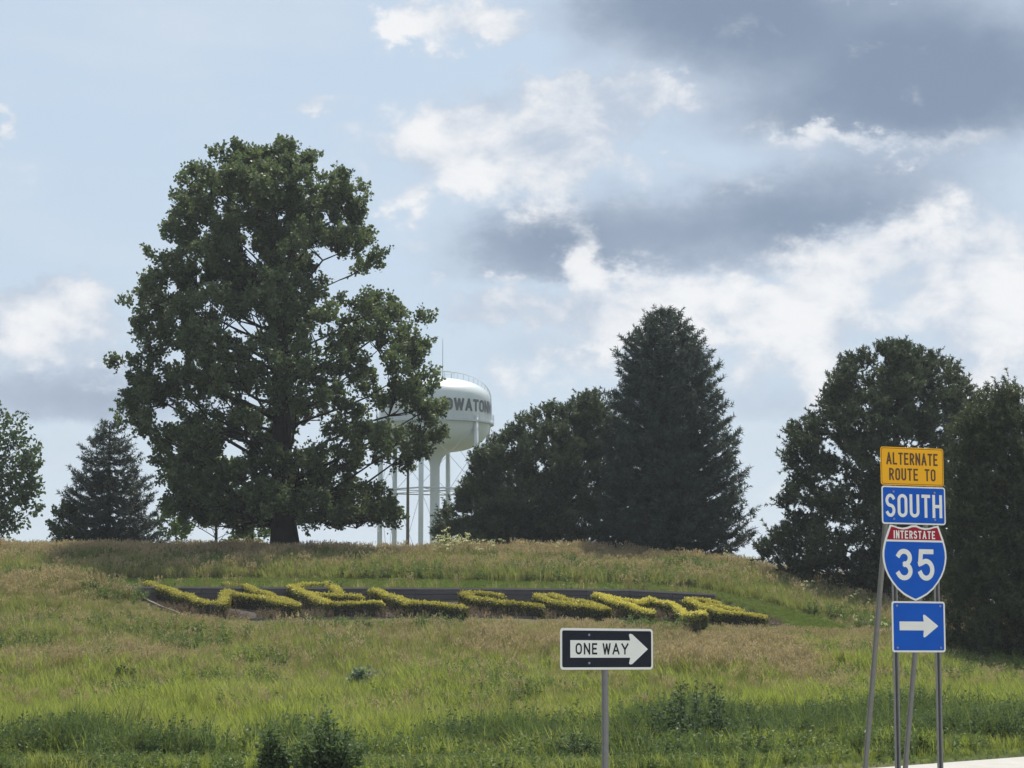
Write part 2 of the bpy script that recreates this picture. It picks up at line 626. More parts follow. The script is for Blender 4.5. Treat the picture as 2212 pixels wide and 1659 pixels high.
def ground_z(x, y):
    """terrain with the planting bed sunk into it"""
    z = terr(x, y)
    ins = inside(x, y, bed_poly)
    return np.where(ins, np.minimum(z, bed_z(x, y)) - .10, z)


gx = np.unique(np.concatenate([np.linspace(-3000, -60, 16), np.arange(-60, -24, 2.0), np.arange(-24, 26, .33), np.arange(26, 60, 2.0), np.linspace(60, 3000, 16)]))
gy = np.unique(np.concatenate([np.linspace(-400, 20, 8), np.arange(20, 36, 1.0), np.arange(36, 104, .33), np.arange(104, 160, 3.0), np.linspace(160, 4000, 18)]))
GX, GY = np.meshgrid(gx, gy)
GZ = ground_z(GX, GY)
nxn, nyn = len(gx), len(gy)
ii = np.arange(nxn * nyn).reshape(nyn, nxn)
Q = np.stack([ii[:-1, :-1], ii[:-1, 1:], ii[1:, 1:], ii[1:, :-1]], -1).reshape(-1, 4)
ground = link('ground', np_mesh('ground', np.stack([GX, GY, GZ], -1).reshape(-1, 3), Q, M['ground'], smooth=True))
tag(ground, kind='structure')

# concrete road the photograph is taken from, paler shoulder along the grass
mb = MB()
a0 = LP + LD * -110
a1 = LP + LD * 160


def strip(d0, d1, z):
    p = [a0 - LN * d0, a1 - LN * d0, a1 - LN * d1, a0 - LN * d1]
    return [(q_[0], q_[1], z) for q_ in p]


mb.add(strip(2.2, 60, .012), [(0, 3, 2, 1)])
road = mb.build('road', M['concrete'])
tag(road, kind='structure')
mb = MB()
v = strip(0, 2.2, .016)
lo = strip(0, 2.2, -.2)
mb.add(v + lo, [(0, 3, 2, 1), (0, 1, 5, 4), (4, 5, 6, 7), (2, 3, 7, 6)])
tag(mb.build('road_shoulder', M['shoulder']), kind='structure')

# mulch in the planting bed
bx = np.arange(bed_poly[:, 0].min() - .1, bed_poly[:, 0].max() + .2, .2)
by = np.arange(bed_poly[:, 1].min() - .1, bed_poly[:, 1].max() + .2, .2)
BX, BY = np.meshgrid(bx, by)
BZ = bed_z(BX, BY) + .03 * rng.random(BX.shape) - .02
ii = np.arange(BX.size).reshape(BX.shape)
Q = np.stack([ii[:-1, :-1], ii[:-1, 1:], ii[1:, 1:], ii[1:, :-1]], -1).reshape(-1, 4)
cx_ = BX.ravel()[Q].mean(1)
cy_ = BY.ravel()[Q].mean(1)
Q = Q[inside(cx_, cy_, bed_poly) & (cy_ < wallY + .1)]
tag(link('planting_bed', np_mesh('planting_bed', np.stack([BX, BY, BZ], -1).reshape(-1, 3), Q, M['mulch'], smooth=True)), kind='structure')

# timber wall behind the letters, one board after another
wall = empty('retaining_wall', (float(back[3][0]), wallY, float(bed_z(back[3][0], wallY))))
tag(wall, 'low dark timber retaining wall with weathered cap behind the hedge letters', 'wall')
W0, W1 = back[-1][0], back[0][0]
nb = 14
for i in range(nb):
    xa = W0 + (W1 - W0) * i / nb
    xb = W0 + (W1 - W0) * (i + 1) / nb
    WZ = lambda x_: float(np.interp(x_, [W0, 0, 4, W1], [float(terr(W0, wallY + .25)), float(terr(0, wallY + .25)), float(terr(4, wallY + .25)), float(terr(W1, wallY + .25)) - .02]))
    zc = (WZ(xa) + WZ(xb)) / 2
    zb = float(bed_z((xa + xb) / 2, wallY))
    slope = (WZ(xb) - WZ(xa)) / (xb - xa)
    ox, oy, oz = wall.location
    hts = zc + .06 - (zb - .15)
    for r_ in range(3):
        m_ = MB()
        h_ = hts / 3
        z0 = zb - .15 + r_ * h_
        jy = .012 * ((i * 7 + r_ * 5) % 4)
        pts = [(xa + .006 - ox, z0 + .006 - oz - slope * (xb - xa) / 2), (xb - .006 - ox, z0 + .006 - oz + slope * (xb - xa) / 2),
               (xb - .006 - ox, z0 + h_ - .006 - oz + slope * (xb - xa) / 2), (xa + .006 - ox, z0 + h_ - .006 - oz - slope * (xb - xa) / 2)]
        m_.prism(pts, -.06 - jy, .10)
        m_.build('timber', M['timber'], wall)
    m_ = MB()
    zt = zc + .06 - oz
    pts = [(xa + .004 - ox, zt + .002 - slope * (xb - xa) / 2), (xb - .004 - ox, zt + .002 + slope * (xb - xa) / 2),
           (xb - .004 - ox, zt + .06 + slope * (xb - xa) / 2), (xa + .004 - ox, zt + .06 - slope * (xb - xa) / 2)]
    m_.prism(pts, -.10, .16)
    m_.build('cap_board', M['cap'], wall)

# timber edging along the front of the bed
edging = empty('bed_edging', (float(front[5][0]), float(front[5][1]), float(terr(*front[5]))))
tag(edging, 'grey weathered timber edging along the front and left end of the letter bed', 'edging')
chain = [back[-1]] + front
dense = []
for a, b in zip(chain[:-1], chain[1:]):
    L = np.hypot(*(b - a))
    k = max(1, int(round(L / 1.8)))
    for j in range(k):
        dense.append(a + (b - a) * j / k)
dense.append(chain[-1])
for a, b in zip(dense[:-1], dense[1:]):
    ang = math.atan2(b[1] - a[1], b[0] - a[0])
    L = float(np.hypot(*(b - a)))
    o3 = np.array(edging.location)
    za = float(terr(*a))
    zb = float(terr(*b))
    nrm = np.array((math.sin(ang), -math.cos(ang))) * .035
    m_ = MB()
    c4 = []
    for p, z in ((a + (b - a) * .01, za), (a + (b - a) * .99, zb)):
        for s_ in (-1, 1):
            c4.append((p + nrm * s_, z))
    vs = []
    for dz in (-.15, .05):
        vs += [(c4[0][0][0] - o3[0], c4[0][0][1] - o3[1], c4[0][1] + dz - o3[2]), (c4[1][0][0] - o3[0], c4[1][0][1] - o3[1], c4[1][1] + dz - o3[2]),
               (c4[3][0][0] - o3[0], c4[3][0][1] - o3[1], c4[3][1] + dz - o3[2]), (c4[2][0][0] - o3[0], c4[2][0][1] - o3[1], c4[2][1] + dz - o3[2])]
    m_.add(vs, [(0, 1, 2, 3), (7, 6, 5, 4), (0, 4, 5, 1), (1, 5, 6, 2), (2, 6, 7, 3), (3, 7, 4, 0)])
    m_.build('timber', M['edge'], edging)


# ------------------------------------------------------------------ leaves
def kites(P, Dn, size, aspect=.62, bend=.0, lrng=rng):
    """leaf-shaped quads at P pointing along Dn"""
    n = len(P)
    rnd = unit(lrng.normal(size=(n, 3)))
    side = unit(np.cross(Dn, rnd))
    nor = np.cross(side, Dn)
    s = np.asarray(size).reshape(-1, 1) * np.ones((n, 1))
    tip = P + Dn * s + nor * s * bend
    mid = P + Dn * s * .45
    V = np.stack([P, mid + side * s * aspect * .5, tip, mid - side * s * aspect * .5], 1).reshape(-1, 3)
    return V, np.arange(4 * n).reshape(n, 4)


def tint4(n, lrng=rng, base=None):
    t = lrng.random(n) if base is None else np.clip(base + lrng.normal(0, .15, n), 0, 1)
    return np.repeat(t, 4)


def outline_extent(rows, y):
    r = np.array(rows, float)
    return np.interp(y, r[:, 0], r[:, 1]), np.interp(y, r[:, 0], r[:, 2])


def lr_in(lrng):
    return abs(lrng.normal(0, .35))


def crown_points(rows, n, Y, lrng, shell=.45, depth=.85, holes=(), cell=None, rim=0, inset=0):
    """points through a crown whose left and right limits are given row by row; depth is as the width"""
    ys = [r[0] for r in rows]
    out_ = []
    tries = 0
    pts = []
    if rim:
        # boughs that reach the outline on both sides, and over the top
        y = min(ys)
        while y < max(ys):
            l, r = outline_extent(rows, y)
            for e, sg in ((l, 1), (r, -1)):
                if -60 < e < 2290:
                    p = at(e + sg * (inset + lr_in(lrng) * rim * 1.4), y + lrng.normal(0, rim * .12), Y)
                    p[1] += lrng.normal(0, .14) * (r - l) * Y / F * .5
                    pts.append(p)
                    out_.append(p)
            y += rim * lrng.uniform(.7, 1.2)
        l, r = outline_extent(rows, min(ys))
        x_ = l
        while x_ < r:
            p = at(x_, min(ys) + rim * .3 * lrng.random(), Y)
            p[1] += lrng.normal(0, .5)
            pts.append(p)
            out_.append(p)
            x_ += rim * .8
        n += len(out_)
    while len(out_) < n and tries < n * 60:
        tries += 1
        y = lrng.uniform(min(ys), max(ys))
        l, r = outline_extent(rows, y)
        if lrng.random() > (r - l) / 760.0 * 1.0 + .02 and (r - l) < 700:
            if lrng.random() > .999 * (r - l) / max(q_[2] - q_[1] for q_ in rows):
                continue
        th = lrng.uniform(0, 2 * math.pi)
        rad = lrng.random() ** shell
        px = (l + r) / 2 + (r - l) / 2 * rad * math.cos(th)
        dz = (r - l) / 2 * rad * math.sin(th) * depth * Y / F
        bad = False
        for hx, hy, hr, hh in holes:
            if ((px - hx) / hr) ** 2 + ((y - hy) / hh) ** 2 < 1:
                bad = True
                break
        if bad:
            continue
        p = at(px, y, Y)
        p[1] += dz
        if cell is not None and pts:
            a = np.array(pts)
            if (np.abs(a - p).max(1) < cell).any():
                continue
        pts.append(p)
        out_.append(p)
    return np.array(out_)


def limb_set(base, top, r0, targets, lrng, n_limbs, kmat, parent, name='trunk', lean=None, twigs=None, drop=.45):
    """trunk and limbs as one tapered, branching mesh; also returns points along the limbs"""
    mbk = MB()
    n = 12
    base = np.array(base)
    top = np.array(top)
    tp = []
    for i in range(n):
        t = i / (n - 1)
        p = base + (top - base) * t
        wob = .10 * math.sin(3.1 * t * math.pi + base[0]) * (1 - abs(2 * t - 1)) * (np.linalg.norm(top - base) / 12)
        p = p + np.array((wob, wob * .6, 0))
        tp.append(p)
    rad = [r0 * (1.35 if i == 0 else 1.0) * (1 - .92 * (i / (n - 1)) ** .9) + .015 for i in range(n)]
    tp[0] = tp[0] - np.array((0, 0, .35))
    mbk.tube(tp, rad, 10)
    tparr = np.array(tp)
    H = top[2] - base[2]
    idx = lrng.choice(len(targets), min(n_limbs, len(targets)), replace=False)
    lp = [tparr]
    for k in idx:
        q_ = targets[k]
        hd = math.hypot(q_[0] - base[0], q_[1] - base[1])
        z0 = max(base[2] + .10 * H, q_[2] - drop * hd - lrng.uniform(0, .6))
        z0 = min(z0, base[2] + .93 * H)
        t = (z0 - base[2]) / H
        s0 = base + (top - base) * t
        c1 = s0 + (q_ - s0) * .4 + np.array((0, 0, -.10 * hd * lrng.uniform(0, 1)))
        path = []
        wig = lrng.normal(0, .05 * hd + .02, 3)
        for j in range(7):
            u = j / 6
            path.append((1 - u) ** 2 * s0 + 2 * u * (1 - u) * c1 + u * u * q_ + wig * math.sin(u * 2.2 * math.pi) * (1 - u * .4))
        rb = r0 * .25 * (1 - .75 * t) * lrng.uniform(.6, 1.1)
        mbk.tube(path, [rb * (1 - .86 * j / 6) + .006 for j in range(7)], 5, cap=False)
        lp.append(np.array(path)[1:])
    lp = np.concatenate(lp)
    if twigs is not None:
        for q_ in twigs:
            d = np.linalg.norm(lp - q_, axis=1) + np.maximum(0, lp[:, 2] - q_[2]) * 1.5
            s0 = lp[int(np.argmin(d))]
            if not .15 < np.linalg.norm(s0 - q_) < 1.5:
                continue
            mbk.tube([s0, (s0 + q_) / 2 + lrng.normal(0, .05, 3), q_], [.03, .02, .008], 4, cap=False)
    mbk.V = [(v_[0] - base[0], v_[1] - base[1], v_[2] - base[2]) for v_ in mbk.V]
    return mbk.build(name, kmat, parent, smooth=True), lp


def broadleaf(name, label, base, top, r0, rows, Y, seed, n_clump, n_twig, n_leaf, lsize, leafm, n_limbs=40, holes=(), shell=.45, twl=(.5, 1.1), cell=None, up=.55, depth=.85, group=None, sub=1, subspread=.4, rim=0, inset=0):
    lr = np.random.default_rng(seed)
    C = crown_points(rows, n_clump, Y, lr, shell, depth, holes, cell, rim, inset)
    if sub > 1:
        K_ = np.repeat(C, sub, 0) + lr.normal(0, subspread, (len(C) * sub, 3)) * np.array((1, 1, .75))
        # keep the gaps between the main boughs open
        pxs = K_[:, 0] / K_[:, 1] * F + 1106
        rel = (K_[:, 2] - CAM_Z) / K_[:, 1]
        pys = 829.5 - F * np.tan(np.arctan(rel) - PITCH)
        okk = np.ones(len(K_), bool)
        for hx_, hy_, hr_, hh_ in holes:
            okk &= ((pxs - hx_) / hr_) ** 2 + ((pys - hy_) / hh_) ** 2 > .8
        boughs, C = C, K_[okk]
    else:
        boughs = C
    root = empty(name, tuple(base))
    tag(root, label, 'tree', group)
    limb_set(base, top, r0, boughs, lr, n_limbs, M['bark'], root, twigs=C)
    axis = np.array(base) + (np.array(top) - np.array(base)) * np.clip((C[:, 2:3] - base[2]) / (top[2] - base[2]) * .8, 0, 1)
    outw = unit(C - axis)
    n = len(C)
    tw = unit(np.repeat(outw, n_twig, 0) * .55 + np.array((0, 0, up)) + lr.normal(0, .55, (n * n_twig, 3)))
    L = lr.uniform(twl[0], twl[1], (n * n_twig, 1))
    org = np.repeat(C, n_twig, 0)
    tt = lr.random((n * n_twig, n_leaf, 1)) ** .75
    P = org[:, None, :] + tw[:, None, :] * L[:, None, :] * tt + lr.normal(0, .075, (n * n_twig, n_leaf, 3)) * (1.5 - tt)
    dn = unit(tw[:, None, :] * .6 + lr.normal(0, .7, P.shape) + np.array((0, 0, -.15)))
    P = P.reshape(-1, 3)
    dn = dn.reshape(-1, 3)
    V, Q_ = kites(P, dn, lr.uniform(lsize * .7, lsize * 1.25, len(P)), .8, 0.1, lr)
    ctint = np.repeat(np.clip(lr.normal(.45, .22, n), 0, 1), n_twig * n_leaf)
    me = np_mesh('crown', V - np.array(base), Q_, leafm, tint=tint4(len(P), lr, ctint))
    link('crown', me, root)
    return root


def needle_tufts(P, Dn, length, rad, n_needle, lr, width=.028):
    """bottle-brush shoots: thin triangles standing off an axis"""
    n = len(P)
    t = lr.random((n, n_needle, 1))
    start = P[:, None, :] + Dn[:, None, :] * np.asarray(length).reshape(-1, 1, 1) * t
    rnd = lr.normal(size=(n, n_needle, 3))
    rnd = unit(rnd - (rnd * Dn[:, None, :]).sum(-1, keepdims=True) * Dn[:, None, :])
    d = unit(rnd * .85 + Dn[:, None, :] * .6)
    nl = np.asarray(rad).reshape(-1, 1, 1) * lr.uniform(.8, 1.4, (n, n_needle, 1))
    side = unit(np.cross(d, lr.normal(size=d.shape)))
    a = start + side * width * .5
    b = start - side * width * .5
    c = start + d * nl
    V = np.stack([a, b, c], 2).reshape(-1, 3)
    return V, np.arange(len(V)).reshape(-1, 3)


def pine(name, label, base, top, r0, rows, Y, seed, n_clump, per, leafm, tl=.42, trad=.2, n_needle=22, shell=.3, holes=(), spread=.42, up=.8, width=.035, depth=.9, cell=None, n_limbs=40, rim=0, inset=0):
    """rounded conifer: clumps of upturned shoots"""
    lr = np.random.default_rng(seed)
    C = crown_points(rows, n_clump, Y, lr, shell, depth, holes, cell, rim, inset)
    root = empty(name, tuple(base))
    tag(root, label, 'tree')
    limb_set(base, top, r0, C, lr, n_limbs, M['pine_bark'], root, drop=.3)
    axis = np.array([base[0], base[1], 0]) * np.array((1, 1, 0)) + np.array((0, 0, 1)) * (C[:, 2:3] - .6)
    outw = unit(C - axis)
    n = len(C)
    org = np.repeat(C, per, 0) + lr.normal(0, spread, (n * per, 3)) * np.array((1, 1, .7))
    dn = unit(np.repeat(outw, per, 0) * .55 + np.array((0, 0, up)) + lr.normal(0, .62, (n * per, 3)))
    V, T = needle_tufts(org, dn, lr.uniform(tl * .7, tl * 1.3, len(org)), np.full(len(org), trad), n_needle, lr, width)
    ct = np.repeat(np.clip(lr.normal(.45, .28, n), 0, 1), per * n_needle)
    tint = np.repeat(np.clip(ct + lr.normal(0, .2, len(ct)), 0, 1), 3)
    link('crown', np_mesh('crown', V - np.array(base), T, leafm, tint=tint), root)
    return root


def spruce(name, label, base, height, rmax, seed, leafm, n_whorl=34, per_whorl=13, profile=None, droop=.18, tl=.30, trad=.14, n_needle=16, width=.03, density=7.0, r0=.18, gap=0.0, up=.25, zmin=.03, lean=0.0):
    """pointed conifer: whorls of branches with side shoots"""
    lr = np.random.default_rng(seed)
    base = np.array(base, float)
    root = empty(name, tuple(base))
    tag(root, label, 'tree')
    top = base + np.array((lean, 0, height))
    mbk = MB()
    mbk.tube([base - np.array((0, 0, .3)) - base, (top - base) * .5, top - base], [r0, r0 * .55, .02], 8)
    org, dirs, ln = [], [], []
    prof = profile or [(0, .92), (.08, 1.0), (.25, .9), (.5, .66), (.75, .38), (.92, .16), (1, .03)]
    pt = np.array(prof)
    for wv_ in range(n_whorl):
        t = zmin + (1 - zmin) * (wv_ + lr.uniform(-.3, .3)) / n_whorl
        t = min(max(t, zmin), .99)
        rr = rmax * np.interp(t, pt[:, 0], pt[:, 1])
        k = max(5, int(per_whorl * (0.45 + .55 * rr / rmax)))
        a0_ = lr.uniform(0, 6.28)
        for j in range(k):
            if lr.random() < gap:
                continue
            th = a0_ + 2 * math.pi * j / k + lr.normal(0, .12)
            L = rr * lr.uniform(.72, 1.10)
            s0 = base + (top - base) * t
            dx, dy = math.cos(th), math.sin(th)
            pts = []
            ns = 6
            for s in range(ns + 1):
                u = s / ns
                z = -droop * L * math.sin(u * math.pi * .75) + up * L * u * u
                pts.append(s0 + np.array((dx * L * u, dy * L * u, z)))
            mbk.tube([p - base for p in pts], [.035 * (1 - .85 * s / ns) * (rr / rmax + .3) + .004 for s in range(ns + 1)], 4, cap=False)
            pts = np.array(pts)
            nsh = int(L * density) + 3
            for s in range(nsh):
                u = lr.random() ** .6
                i = min(int(u * ns), ns - 1)
                f = u * ns - i
                p = pts[i] * (1 - f) + pts[i + 1] * f
                ax = pts[i + 1] - pts[i]
                ax /= np.linalg.norm(ax) + 1e-9
                lat = np.array((-dy, dx, 0)) * lr.choice((-1, 1)) * lr.uniform(.25, 1.0)
                d = ax * .8 + lat * (1.1 - u * .5) + np.array((0, 0, lr.normal(.05, .28)))
                d /= np.linalg.norm(d)
                w_ = (1 - u) * .30 * L * .5
                org.append(p + lat * w_ * lr.random() + np.array((0, 0, lr.normal(0, .05))))
                dirs.append(d)
                ln.append(tl * lr.uniform(.7, 1.3))
    mbk.build('trunk', M['pine_bark'], root)
    org = np.array(org)
    dirs = np.array(dirs)
    V, T = needle_tufts(org, dirs, np.array(ln), np.full(len(org), trad), n_needle, lr, width)
    tint = np.repeat(np.clip(np.repeat(lr.normal(.45, .22, len(org)), n_needle) + lr.normal(0, .15, len(org) * n_needle), 0, 1), 3)
    link('crown', np_mesh('crown', V - base, T, leafm, tint=tint), root)
    return root


# ------------------------------------------------------------------ trees
def gpos(px, Y):
    x = ray(px, 1200)[0] * Y
    return np.array([x, Y, float(terr(x, Y))])


# the big maple
MY = 95.0
mrows = [(344, 520, 640), (363, 500, 705), (381, 440, 750), (403, 425, 775), (426, 372, 786), (453, 364, 786), (482, 366, 776), (515, 366, 784), (534, 360, 800), (553, 354, 822), (570, 346, 818), (587, 322, 700), (606, 306, 655), (625, 300, 690), (646, 294, 820), (663, 288, 862), (692, 284, 888), (721, 280, 915), (759, 272, 922), (797, 264, 924), (835, 256, 932), (864, 256, 942), (893, 270, 948), (931, 290, 958), (960, 322, 955), (993, 344, 905), (1017, 350, 800), (1055, 356, 815), (1089, 360, 848), (1105, 366, 852), (1125, 395, 852), (1142, 455, 842)]
mholes = [(650, 458, 16, 9), (525, 515, 22, 14), (690, 575, 34, 12), (462, 624, 24, 14), (376, 776, 26, 26), (560, 778, 16, 26), (674, 728, 22, 18), (365, 905, 24, 34),
          (318, 985, 22, 34), (341, 1098, 24, 40), (747, 848, 20, 12), (690, 925, 26, 14), (725, 1004, 30, 14), (800, 1030, 50, 22), (560, 1160, 30, 34), (770, 1152, 70, 16), (800, 603, 100, 19), (250, 640, 20, 30), (420, 690, 14, 10), (590, 540, 10, 10),
          (500, 880, 14, 10), (620, 620, 14, 10), (440, 560, 14, 10), (610, 1175, 60, 45), (480, 1165, 60, 25)]
mbase = gpos(617, MY)
broadleaf('maple_tree', 'tall dark green maple with thick trunk on the hill crest above the hedge letters', mbase, at(588, 330, MY), .52, mrows, MY, 11, 285, 7, 21, .135, M['maple'], 110, mholes, .42, (.26, .64), .42, .75, sub=5, subspread=.34, rim=34, inset=27)

# left pointed spruce and the loose tree at the frame's left edge
spruce('spruce_tree', 'dark pointed spruce left of the big maple', gpos(232, 104), 6.05, 2.35, 21, M['spruce'], 26, 11, [(0, .95), (.1, 1), (.3, .92), (.5, .78), (.75, .5), (.9, .25), (1, .05)], tl=.34, trad=.15, n_needle=18, gap=.10, up=.22, width=.04)
lrows = [(885, -40, 12), (930, -70, 45), (980, -90, 78), (1030, -100, 84), (1080, -100, 62), (1120, -90, 70), (1150, -80, 60), (1168, -60, 40)]
broadleaf('airy_tree', 'airy grey green tree cut by the left edge of the picture', gpos(-15, 108), at(-18, 890, 108), .2, lrows, 108, 23, 90, 6, 14, .17, M['willow'], 26, (), .4, (.5, 1.0), .25, .35)
brow = [(1100, 125, 165), (1130, 112, 190), (1165, 108, 200), (1185, 112, 200)]
broadleaf('small_bush', 'small bush at the foot of the left spruce', gpos(150, 103), at(150, 1110, 103), .06, brow, 103, 25, 26, 6, 14, .14, M['bush'], 10, (), .5, (.2, .45), None)
# small light trees seen under the maple
yrow = [(1000, 410, 500), (1040, 365, 540), (1090, 350, 560), (1130, 345, 570), (1165, 350, 560), (1180, 380, 530)]
broadleaf('young_tree', 'light green young tree with thin trunk seen under the maple left of its trunk', gpos(466, 122), at(466, 1020, 122), .10, yrow, 122, 27, 80, 6, 14, .17, M['young'], 22, [(440, 1168, 40, 20)], .5, (.35, .7), None)
yrow2 = [(1085, 530, 570), (1120, 500, 590), (1150, 505, 580), (1172, 525, 565)]
broadleaf('sapling', 'bright yellow green sapling just left of the maple trunk', gpos(546, 114), at(546, 1090, 114), .05, yrow2, 114, 29, 22, 5, 12, .15, M['young'], 8, (), .5, (.25, .5), None)

# centre: broad pine and the tall spruce in front of its right half
erows = [(866, 1250, 1285), (882, 1215, 1300), (905, 1150, 1320), (928, 1110, 1340), (960, 1075, 1350), (992, 1030, 1350), (1025, 1020, 1350), (1061, 990, 1350), (1089, 985, 1350), (1117, 950, 1350), (1144, 940, 1350), (1172, 945, 1350), (1196, 985, 1340)]
pine('pine_tree', 'broad low dark pine between the water tower and the tall spruce', gpos(1180, 99.5), at(1215, 880, 99.5), .3, erows, 99.5, 31, 430, 20, M['pine'], n_needle=30, shell=.5, cell=.24, tl=.42, trad=.11, depth=.7, width=.05, spread=.15, up=1.0, rim=20, inset=6)
spruce('spruce_tree', 'tallest dark spruce right of centre beside the broad pine', gpos(1448, 97), 10.35, 3.25, 33, M['spruce'], 46, 15,
       [(0, .92), (.06, .98), (.13, 1.0), (.3, .88), (.5, .78), (.7, .64), (.8, .54), (.9, .34), (.96, .18), (1, .05)], tl=.34, trad=.16, n_needle=18, width=.04, density=8.5, droop=.12, up=.32, lean=-.2)
# right: rounded pine and the tree at the right edge
grows = [(754, 1925, 1965), (770, 1870, 1990), (789, 1830, 2030), (813, 1812, 2078), (842, 1795, 2095), (875, 1785, 2098), (904, 1765, 2098), (923, 1715, 2100), (956, 1708, 2110), (999, 1702, 2120), (1042, 1712, 2120), (1071, 1690, 2120), (1104, 1690, 2120), (1120, 1740, 2120), (1137, 1690, 2120), (1166, 1650, 2115), (1195, 1640, 2110), (1223, 1690, 2105), (1252, 1730, 2100), (1290, 1760, 2090)]
pine('pine_tree', 'rounded clumpy dark pine behind the blue route signs', gpos(1905, 88), at(1945, 790, 88), .3, grows, 88, 35, 560, 20, M['pine'], shell=.5, holes=[(1720, 1112, 60, 10), (1640, 1120, 40, 14)], cell=.21, tl=.36, trad=.11, n_needle=30, depth=.8, width=.048, spread=.15, up=.7, rim=20, inset=6)
hrows = [(855, 2150, 2207), (874, 2117, 2214), (916, 2085, 2231), (963, 2080, 2250), (1029, 2075, 2272), (1104, 2068, 2293), (1179, 2062, 2314), (1254, 2056, 2329), (1320, 2050, 2340), (1385, 2048, 2350), (1432, 2045, 2358), (1470, 2060, 2365)]
pine('cedar_tree', 'tall olive green cedar at the right edge beside the route signs', gpos(2205, 70), at(2200, 850, 70), .25, hrows, 70, 37, 560, 17, M['cedar'], shell=.45, cell=.16, tl=.36, trad=.09, n_needle=28, up=.6, spread=.20, width=.036, rim=24)


# ------------------------------------------------------------------ water tower
TY = 305.0
TS = F / TY                                # picture units per metre there
TX = (939 - 1106) / TS
tz = lambda py: float(at(939, py, TY)[2])
GZT = float(terr(TX, TY))
tower = empty('water_tower', (TX, TY, GZT))
tag(tower, 'pale green legged water tower lettered with the town name, half hidden by the maple', 'water tower')
RT = 121 / TS
zt, zc, zb, zbot = tz(818), tz(868), tz(916), tz(976)
prof = []
for i in range(13):
    a = math.pi / 2 * i / 12
    prof.append((max(.001, RT * math.sin(a) ** .9), zc + (zt - zc) * max(0.0, math.cos(a)) ** .9 - GZT))
prof += [(RT, zb - GZT + .2)]
for i in range(1, 13):
    a = math.pi / 2 * i / 12
    prof.append((max(.7, RT * max(0.0, math.cos(a)) ** .62 * .985), zb - (zb - zbot) * math.sin(a) ** 1.0 - GZT))
mb = MB()
mb.lathe(list(reversed(prof)), 72)
tank = mb.build('tank', M['tower'], tower, smooth=True)
# riser with flared top
mb = MB()
rz = [(.62, 0), (.62, tz(1010) - GZT), (.72, tz(1000) - GZT), (1.0, tz(990) - GZT), (1.5, tz(980) - GZT), (2.1, tz(973) - GZT)]
mb.lathe(list(reversed([(r_, z_) for r_, z_ in rz][::-1])), 32)
mb.build('riser', M['tower'], tower, smooth=True)
legs = []
for k in range(6):
    a = R(-12 + 60 * k)
    # angle measured from the direction to the viewer, to the right
    x, y = RT * 1.0 * math.sin(a), -RT * 1.0 * math.cos(a)
    legs.append((x, y))
    mb = MB()
    sp = 1.02
    mb.tube([(x * sp, y * sp, -.5), (x * 1.01, y * 1.01, tz(1061) - GZT), (x, y, tz(905) - GZT)], [.31, .31, .31], 14)
    mb.build('leg', M['tower'], tower, smooth=True)
    mb = MB()
    mb.box((x * sp, y * sp, .1), (1.4, 1.4, .6), rz=-a)
    mb.build('footing', M['shoulder'], tower)
zs = tz(1061) - GZT
for k in range(6):
    p, q_ = legs[k], legs[(k + 1) % 6]
    mb = MB()
    mb.tube([(p[0], p[1], zs), (q_[0], q_[1], zs)], [.10, .10], 8)
    mb.build('strut', M['tower_grey'], tower)
    for z0, z1 in ((1.0, zs - .4), (zs + .4, tz(925) - GZT)):
        for A_, B_ in ((p, q_), (q_, p)):
            mb = MB()
            mb.tube([(A_[0], A_[1], z0), (B_[0], B_[1], z1)], [.03, .03], 5)
            mb.build('tie_rod', M['tower_grey'], tower)
    mb = MB()
    mb.tube([(p[0], p[1], zs + .05), (0, 0, zs + .05)], [.06, .06], 6)
    mb.build('strut', M['tower_grey'], tower)
# balcony round the tank
mb = MB()
zbal = zb - GZT
mb.lathe([(RT - .02, zbal + .16), (RT - .02, zbal - .16), (RT + .42, zbal - .16), (RT + .42, zbal + .02), (RT - .02, zbal + .02)], 72)
bal = mb.build('balcony', M['tower_grey'], tower)
for zz_ in (.55, 1.05):
    mb = MB()
    ring = [((RT + .40) * math.cos(t), (RT + .40) * math.sin(t), zbal + zz_) for t in np.linspace(0, 2 * math.pi, 73)]
    mb.tube(ring, [.02] * 73, 5, cap=False)
    mb.build('rail', M['tower_grey'], bal)
for k in range(36):
    t = 2 * math.pi * k / 36
    mb = MB()
    mb.tube([((RT + .40) * math.cos(t), (RT + .40) * math.sin(t), zbal), ((RT + .40) * math.cos(t), (RT + .40) * math.sin(t), zbal + 1.05)], [.025, .025], 4)
    mb.build('rail_post', M['tower_grey'], bal)
# ladder with rail over the dome, roof rail and mast
mb = MB()
for off in (-.25, .25):
    pl = []
    for i in range(14):
        a = math.pi / 2 * i / 13
        rr = RT * math.sin(a) ** .9 + .15
        zz_ = zc + (zt - zc) * max(0.0, math.cos(a)) ** .9 - GZT + .75 * math.cos(a) + .15
        pl.append((rr * math.cos(R(-12)) + off * math.sin(R(12)), rr * math.sin(R(-12)) + off, zz_))
    pl.append((pl[-1][0] + .12, pl[-1][1], zbal + .3))
    mb.tube(pl, [.035] * len(pl), 5)
for i in range(1, 14):
    a = math.pi / 2 * i / 13
    rr = RT * math.sin(a) ** .9 + .1
    zz_ = zc + (zt - zc) * max(0.0, math.cos(a)) ** .9 - GZT
    mb.tube([(rr * math.cos(R(-12)), rr * math.sin(R(-12)), zz_ - .05), (rr * math.cos(R(-12)) + .06, rr * math.sin(R(-12)), zz_ + .75 * math.cos(a) + .15)], [.025, .025], 4)
mb.build('ladder', M['tower_grey'], tower)
mb = MB()
ring = [(2.4 * math.cos(t), 2.4 * math.sin(t), zt - GZT + .75) for t in np.linspace(0, 2 * math.pi, 33)]
mb.tube(ring, [.03] * 33, 5, cap=False)
